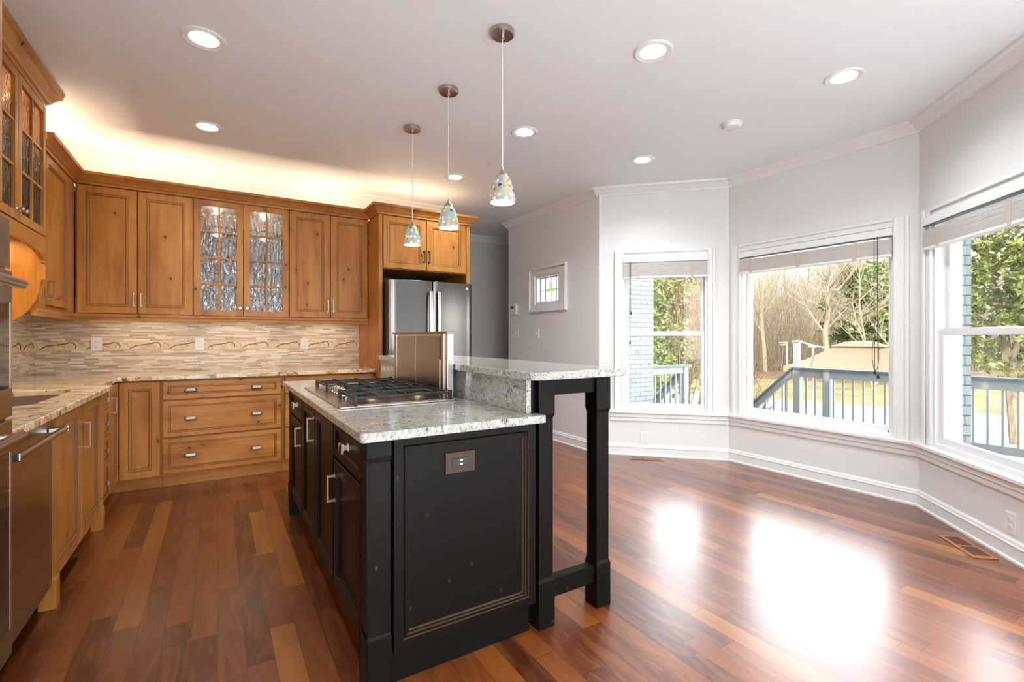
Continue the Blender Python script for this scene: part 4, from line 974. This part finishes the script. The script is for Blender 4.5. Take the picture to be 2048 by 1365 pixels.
# downdraft vent
t = thing('downdraft_vent', (1.02, 2.7, .9), 'raised steel downdraft vent standing behind the cooktop', 'range hood')
mk('body', MB().box(.985, 1.018, 2.22, 3.065, .9005, 1.225), steel_l, t, bevel=.002)
FV = Fr((.985, 0), (0, 1), (-1, 0))
for y0, y1 in ((2.315, 2.65), (2.66, 3.0)):
    mk('filter_panel', MB().box(y0, y1, 0, .004, .915, 1.212, FV), steel_oven, t, bevel=.001)
for y in (2.262, 3.02): mk('side_rail', MB().box(y, y + .03, 0, .006, .9005, 1.222, FV), steel_oven, t)
mk('switch_slot', MB().box(2.293, 2.312, 0, .0055, 1.09, 1.212, FV), black_plastic, t)
mk('top_cap', MB().box(.976, 1.0205, 2.205, 3.08, 1.225, 1.236), steel_oven, t, bevel=.002)

# floor vents
def floor_vent(fr, u0, u1, d0, d1, label):
    g_ = neg(fr)
    t = thing('floor_vent', g_.pt((u0 + u1) / 2, (d0 + d1) / 2, 0), label, 'floor vent', 'wooden floor vents')
    mk('frame', MB().box(u0, u1, d0, d1, .0002, .005, g_), reg_m, t, bevel=.002)
    um = (u0 + u1) / 2
    for a, b in ((u0 + .025, um - .008), (um + .008, u1 - .025)):
        n_ = 12; m = MB()
        for i in range(n_):
            uu = a + (b - a) * i / n_; m.box(uu, uu + (b - a) / n_ * .6, d0 + .02, d1 - .02, .005, .0056, g_)
        mk('slots', m, reg_dark, t)
floor_vent(FA, .33, .66, .09, .185, 'wooden floor vent below the narrow bay window')
floor_vent(FC, .56, .87, .07, .19, 'wooden floor vent near the right edge beside the low outlet')

# cove lights on top of the upper cabinets
WARM = (1, .82, .57)
def cove(label, loc, sx, sy, pw):
    t = thing('cove_light', loc, label, 'light strip', 'light strips above the cabinets'); x, y, z = loc
    mk('strip', MB().box(x - sx / 2, x + sx / 2, y - sy / 2, y + sy / 2, z, z + .008), strip_emit, t)
    lamp('cove_lamp', 'AREA', (x, y, z + .014), pw, WARM, t, rot=(math.pi, 0, 0), shape='RECTANGLE', size=sx, size_y=sy)
cove('warm light strip above the corner upper cabinet', (-.50, 5.03, 2.402), .8, .03, 2.3)
cove('warm light strip above the glass cabinet', (.22, 5.03, 2.402), .6, .03, 1.0)
cove('warm light strip above the cabinet next to the fridge', (.93, 5.03, 2.402), .6, .03, 1.8)
cove('warm light strip above the refrigerator cabinet', (1.75, 4.80, 2.387), .8, .03, 2.2)
cove('warm light strip above the narrow cabinet on the left wall', (-1.07, 4.5, 2.402), .03, .75, 3.6)

# ------------------------------------------------------------------ outside: brick, deck, yard
for nm, fr, h, L in (('wall_exterior_left', FA, HA, LA), ('wall_exterior_center', FB, HB, LB), ('wall_exterior_right', FC, HC, LA)):
    wall_open(nm, fr, -.03, L + .03, [(h[0] - .025, h[1] + .025, .44, 2.05)], .075, 'grey painted brick outside the bay', brick_g, -1.7, 3.2, .155)
struct('wall_exterior_wing', MB().box(3.52, 5.56, 5.0, 5.2, -1.7, 4.2).box(5.36, 5.56, 5.2, 8.2, -1.7, 4.2), brick_w, 'pale painted brick wall outside the narrow bay window', 'wall')
GZ = -1.7
o = struct('ground', MB().box(3, 260, -140, 220, GZ - .3, GZ - .05), litter_m, 'brown leaf strewn ground under the woods', 'ground')
lawn = [(4.0, -30), (46, -34), (40, -6), (36.5, 8), (33, 18), (29, 27), (22, 38), (4, 44)]
o = slab('lawn', lawn, [], GZ - .06, GZ, grass_m, loc=(0, 0, 0)); o['kind'] = 'structure'; tag(o, 'winter lawn with patchy green and tan grass', 'lawn')
o = slab('driveway', [(8, -12), (27.5, -12), (27, -3), (24.8, 5.7), (22, 13.7), (19, 20), (14, 24), (8, 24)], [], GZ - .03, GZ + .01, drive_m, loc=(0, 0, 0)); o['kind'] = 'structure'; tag(o, 'pale concrete drive between the deck and the lawn', 'driveway')
DZ = -.16
o = slab('deck', [(4.5, -6), (7.38, -6), (7.38, 3.86), (6.6, 3.86), (6.6, 4.98), (5.6, 4.98), (3.6, 4.98), (4.55, 3.1), (4.55, 1.2), (3.7, .3), (3.7, -6)], [], DZ - .04, DZ, deck_m, loc=(0, 0, 0)); o['kind'] = 'structure'; tag(o, 'blue grey painted deck boards outside the bay', 'deck')

def railing(name, p0, p1, label, posts, ztop=.765, drop=0.0, group=None, zb=None):
    L = math.hypot(p1[0] - p0[0], p1[1] - p0[1]); r_ = ((p1[0] - p0[0]) / L, (p1[1] - p0[1]) / L); fr = Fr(p0, r_, (-r_[1], r_[0]))
    t = thing(name, (*p0, DZ), label, 'railing', group); sl_ = drop / L
    def bar(u0, u1, d0, d1, z0, z1):
        return MB().loft([[fr.pt(u0, d0, z0 - sl_ * u0), fr.pt(u0, d1, z0 - sl_ * u0), fr.pt(u0, d1, z1 - sl_ * u0), fr.pt(u0, d0, z1 - sl_ * u0)], [fr.pt(u1, d0, z0 - sl_ * u1), fr.pt(u1, d1, z0 - sl_ * u1), fr.pt(u1, d1, z1 - sl_ * u1), fr.pt(u1, d0, z1 - sl_ * u1)]])
    mk('cap_rail', bar(-.03, L + .03, -.07, .07, ztop - .028, ztop), rail_cap_m, t)
    mk('top_rail', bar(0, L, -.022, .022, ztop - .135, ztop - .028), rail_m, t)
    mk('bottom_rail', bar(0, L, -.022, .022, DZ + .09, DZ + .18), rail_m, t)
    for u in posts: mk('post', MB().box(u - .046, u + .046, -.046, .046, (DZ + .001 if zb is None else zb) - (0 if drop == 0 else sl_ * u), ztop - .028 - sl_ * u, fr), rail_m, t)
    n_ = int(L / .118)
    for i in range(1, n_):
        u = L * i / n_
        if min([abs(u - q) for q in posts] + [9]) > .07:
            mk('baluster', MB().box(u - .010, u + .010, -.010, .010, DZ + .18 - sl_ * u, ztop - .135 - sl_ * u, fr), bal_m, t)
    return t
railing('deck_railing', (7.28, 3.80), (7.28, -2.2), 'long blue grey deck railing in front of the tan canopy', [.0, .40, 1.40, 3.2, 5.9])
railing('deck_railing', (5.62, 5.13), (6.45, 5.13), 'short blue grey deck railing beside the pale brick wall', [.80])
railing('stair_railing', (7.25, 3.88), (7.25, 5.05), 'blue grey stair rail sloping down left of the deck corner post', [1.15], ztop=.74, drop=1.15, zb=.0)
railing('stair_railing', (6.50, 5.22), (6.50, 6.1), 'dark sloping stair rail behind the post beside the pale brick wall', [.86], ztop=.70, drop=.85, zb=.0)
m = MB()
for i in range(7): m.box(6.62, 7.2, 3.88 + i * .27, 4.15 + i * .27, GZ + .01, DZ - .18 - i * .19)
o = struct('deck_stairs', m, deck_m, 'deck stairs going down to the drive', 'stairs')

# canopy
cx, cy2 = 18.9, 7.8
t = thing('gazebo', (cx, cy2, GZ), 'tan canvas canopy standing on the drive beyond the deck railing', 'gazebo')
a0 = math.radians(18); hs = 1.95
def crn(h, k): a = a0 + math.pi / 4 + k * math.pi / 2; return (cx + h * 1.414 * math.cos(a), cy2 + h * 1.414 * math.sin(a))
def ringz(h, z): 
    out = []
    for k in range(4):
        p, q = crn(h, k), crn(h, k + 1)
        for j in range(4): f = j / 4; sg = .10 * math.sin(math.pi * f) * (h / hs); out.append((p[0] + (q[0] - p[0]) * f, p[1] + (q[1] - p[1]) * f, z + sg * 0))
    return out
mk('canopy_top', MB().loft([ringz(hs, .20), ringz(hs * .75, .42), ringz(hs * .5, .66), ringz(hs * .28, .93), ringz(hs * .28, .95), ringz(hs * .72, .45), ringz(hs, .23)], False), canopy_m, t)
mk('vent_cap', MB().loft([ringz(hs * .40, .90), ringz(hs * .22, 1.04), ringz(hs * .05, 1.09)]), canopy_m, t)
mk('valance', MB().loft([ringz(hs + .01, .23), ringz(hs + .01, .03), ringz(hs - .005, .03), ringz(hs - .005, .23)], False), canopy_m, t)
for k in range(4): p = crn(hs - .06, k); mk('leg', MB().tube([(p[0], p[1], GZ + .01), (p[0], p[1], .22)], .04, 8), rail_cap_m, t)

def at(x, d, z=GZ):       # a point at image column x and view depth d
    u = (x - 1024) / 958; s_, c_ = math.sin(math.radians(31.6)), math.cos(math.radians(31.6)); return (d * (s_ + u * c_), d * (c_ - u * s_), z)
# yard poles
p = at(1574, 40); t = thing('yard_pole', p, 'thin white metal pole at the edge of the woods with a small bracket', 'pole')
mk('pole', MB().tube([p, (p[0], p[1], GZ + 2.5)], .07, 8), post_m, t)
mk('bracket', MB().tube([(p[0], p[1], GZ + 2.35), (p[0] - .35, p[1] + .3, GZ + 2.25), (p[0] - .5, p[1] + .4, GZ + 2.45), (p[0], p[1], GZ + 2.48)], .06, 6), post_m, t)
p = at(1594, 15); t = thing('clothesline_post', p, 'pale blue wooden clothesline post behind the deck corner', 'post')
mk('post', MB().box(p[0] - .075, p[0] + .075, p[1] - .075, p[1] + .075, GZ + .01, 1.06), bluepost_m, t); mk('cap', MB().box(p[0] - .11, p[0] + .11, p[1] - .11, p[1] + .11, 1.06, 1.11), bluepost_m, t)
p2 = at(1626, 16.5); t = thing('clothesline_pole', p2, 'white clothesline pole left of the tan canopy', 'pole')
mk('pole', MB().tube([p2, (p2[0], p2[1], .90)], .035, 8), post_m, t); mk('cap', MB().box(p2[0] - .10, p2[0] + .10, p2[1] - .10, p2[1] + .10, .86, .93), post_m, t)
p3 = at(1690, 19); o = mk('clothesline', MB().tube([(p[0], p[1], 1.10), (p2[0], p2[1], .93), (p3[0], p3[1], .62)], .025, 6), post_m); tag(o, 'white line strung from the blue post past the white pole', 'clothesline')

# ------------------------------------------------------------------ trees
def grow(mb, p, d, L, r, lev, rng, spread, kids, up=.25, twist=.18):
    n_ = 5 if lev == 0 else 3
    pts = [p]; q = p.copy(); dd = d.copy()
    for i in range(n_):
        dd = (dd + Vector((rng.uniform(-1, 1), rng.uniform(-1, 1), rng.uniform(-.4, .8))) * twist + Vector((0, 0, up * .15))).normalized()
        q = q + dd * (L / n_); pts.append(q.copy())
    rad = [r * (1 - .75 * i / n_) for i in range(n_ + 1)]
    mb.tube(pts, rad, 7 if lev == 0 else (4 if lev == 1 else 3), cap=False)
    if lev >= len(kids): return
    for k in range(kids[lev]):
        f = rng.uniform(.28 if lev == 0 else .2, 1.0); i = min(int(f * n_), n_ - 1); g_ = f * n_ - i
        b = pts[i].lerp(pts[i + 1], g_)
        ax = (pts[i + 1] - pts[i]).normalized(); v = Vector((rng.uniform(-1, 1), rng.uniform(-1, 1), rng.uniform(-.2, .6))).normalized()
        nd = (ax * (1 - spread) + v * spread + Vector((0, 0, up))).normalized()
        grow(mb, b, nd, L * (rng.uniform(.20, .34) if lev == 0 and kids[0] == 15 else rng.uniform(.32, .55)), r * (1 - .7 * f) * .55, lev + 1, rng, spread, kids, up * .7, twist)
def bare_mesh(seed, H, r, kids, spread=.6, stems=1, up=.25):
    rng = random.Random(seed); mb = MB()
    for s_ in range(stems):
        d = Vector((rng.uniform(-.1, .1), rng.uniform(-.1, .1), 1)) if stems == 1 else Vector((rng.uniform(-.6, .6), rng.uniform(-.6, .6), 1.2))
        grow(mb, Vector((rng.uniform(-.1, .1) * (stems > 1), rng.uniform(-.1, .1) * (stems > 1), -.05)), d.normalized(), H * rng.uniform(.8, 1), r, 0, rng, spread, kids, up)
    return mb
def copy_thing(src, loc, rz, sc, label, group=None):
    c = src.copy(); C.objects.link(c); c.location = loc; c.rotation_euler = (0, 0, rz); c.scale = (sc,) * 3; c['label'] = label
    if group: c['group'] = group
    for ch in src.children:
        d = ch.copy(); C.objects.link(d); d.parent = c
    return c
rng = random.Random(11)
GW = 'bare trees in the woods behind the lawn'; LW = 'bare winter tree in the woods behind the lawn'
protos = []
for i in range(5):
    o = mk('bare_tree', bare_mesh(20 + i, 9.5 + i % 3 * 1.0, .12 + .03 * (i % 3), (15, 8, 7), .62), bark_m if i % 2 else bark_l, loc=(0, 0, 0))
    tag(o, LW, 'tree', GW); protos.append(o)
spots = []
tries = 0
while len(spots) < 90 and tries < 20000:
    tries += 1; d = 42 + 58 * (len(spots) / 90) ** 1.1 + rng.uniform(-2, 3); xx = rng.uniform(1225, 2230); q = at(xx, d)
    if all((q[0] - o_[0]) ** 2 + (q[1] - o_[1]) ** 2 > 4.2 ** 2 for o_ in [at(*s_) for s_ in spots]): spots.append((xx, d))
for i, (xx, d) in enumerate(spots):
    loc = at(xx, d, GZ - .05)
    if i < 5: o = protos[i]; o.location = loc; o.rotation_euler = (0, 0, rng.uniform(0, 6)); o.scale = (1,) * 3
    else: copy_thing(protos[i % 5], loc, rng.uniform(0, 6.28), rng.uniform(.85, 1.2) * d / 44, LW, GW)
o = mk('bare_tree', bare_mesh(77, 10, .26, (20, 10, 9), .6, 1), bark_l, loc=(0, 0, 0)); o.location = at(1652, 36); tag(o, 'large spreading bare tree above the tan canopy', 'tree')
o = mk('bare_tree', bare_mesh(78, 8, .07, (18, 9, 7), .75, 2), bark_l, loc=(0, 0, 0)); o.location = at(1742, 27); tag(o, 'pale twiggy bare tree in front of the evergreen at the right of the picture window', 'tree')
o = mk('bare_shrub', bare_mesh(80, 2.5, .035, (9, 7, 5), .6, 6, .1), bark_b, loc=(0, 0, 0)); o.location = at(1498, 11.5); tag(o, 'small bare brown shrub at the left edge of the picture window view', 'shrub')
def dotted(mb, spread_pts, rngl, size, n_per):
    for c_ in spread_pts:
        base_ = Vector((rngl.uniform(-1, 1), rngl.uniform(-1, 1), rngl.uniform(-.2, 1))).normalized()
        for k in range(n_per):
            dirv = (base_ * .45 + Vector((rngl.uniform(-1, 1), rngl.uniform(-1, 1), rngl.uniform(-.8, .9)))).normalized()
            L = size * rngl.uniform(.7, 1.2); wv = dirv.cross(Vector((rngl.uniform(-1, 1), rngl.uniform(-1, 1), rngl.uniform(-1, 1)))).normalized() * L * .26
            nv = dirv.cross(wv).normalized() * L * .09
            a = Vector(c_) + dirv * L * .1; tip = a + dirv * L; mid = a + dirv * L * .5
            ii = mb.add([a, mid + wv + nv, tip - nv, mid - wv + nv, mid - nv])
            mb.face((ii[0], ii[1], ii[4])); mb.face((ii[1], ii[2], ii[4])); mb.face((ii[2], ii[3], ii[4])); mb.face((ii[3], ii[0], ii[4]))
def evergreen(loc, seed, rx, rz, zc, n_, size, npr, mat, label, name='evergreen_tree', trunk=.16):
    t = thing(name, loc, label, 'tree'); rg = random.Random(seed); x0, y0, z0 = loc
    mb = MB(); grow(mb, Vector((x0, y0, z0 - .05)), Vector((0, 0, 1)), zc + rz * .8, trunk, 0, rg, .75, (14, 6), .15); mk('trunk', mb, bark_m, t)
    pts = []
    lumps = [(Vector((rg.uniform(-1, 1), rg.uniform(-1, 1), rg.uniform(-1, 1))), rg.uniform(.25, .5)) for _ in range(34)]
    while len(pts) < n_:
        c_, r_ = rg.choice(lumps); v = Vector((rg.gauss(0, 1), rg.gauss(0, 1), rg.gauss(0, 1))).normalized() * r_ * rg.uniform(.75, 1.05)
        q = c_ * .72 + v
        if q.length < 1.12: pts.append((x0 + q.x * rx, y0 + q.y * rx, z0 + zc + q.z * rz))
    mb = MB(); dotted(mb, pts, rg, size, npr)
    f_ = mk('foliage', mb, mat, t); return t
evergreen(at(2035, 13.0), 5, 2.6, 3.3, 4.3, 1500, .22, 7, leaf_m, 'broad glossy evergreen tree filling the right window view')
evergreen(at(1318, 17.5), 6, 2.2, 2.5, 3.3, 1200, .22, 7, leaf_m, 'glossy evergreen tree beside the pale brick wall in the narrow window view')
evergreen(at(1772, 36), 8, 4.2, 4.4, 5.0, 1200, .55, 7, leaf_d, 'soft green evergreen tree at the right of the picture window view')
o = mk('red_twig_shrub', bare_mesh(91, 4.6, .030, (10, 6, 4), .45, 5, .4), bark_r, loc=(0, 0, 0)); o.location = at(1385, 12.2); tag(o, 'tall many stemmed shrub with reddish twigs outside the narrow window', 'shrub')

# brush between the trunks, and the wooded rise behind
rng = random.Random(5); mb = MB()
for i in range(9000):
    d = 42 + 50 * rng.random() ** 1.3; q = Vector(at(rng.uniform(1180, 2260), d, GZ - .05)); h = rng.uniform(1.2, 3.0) if rng.random() < .55 else rng.uniform(4, 9)
    lean = Vector((rng.uniform(-.25, .25), rng.uniform(-.25, .25), 1)); h *= d / 44; r = .012 + h * .0042
    mb.tube([q, q + lean * h * .5, q + (lean + Vector((rng.uniform(-.2, .2), rng.uniform(-.2, .2), 0))) * h], [r, r * .7, r * .2], 3, cap=False)
o = mk('brush', mb, bark_m, loc=(0, 0, 0)); tag(o, 'tangled leafless brush filling the woods between the trunks', 'undergrowth', kind='stuff')
m = MB(); rows = []
for k in range(8):
    d = 56 + k * 14; rows.append(m.add([at(700 + 110 * j, d, GZ - .4 + max(0, k - .3) * .95 + .35 * math.sin(j * 1.7 + k)) for j in range(19)]))
for a, b in zip(rows, rows[1:]): m.quadstrip(a, b, False)
struct('hill', m, litter_m, 'leaf covered rise behind the woods', 'hill')
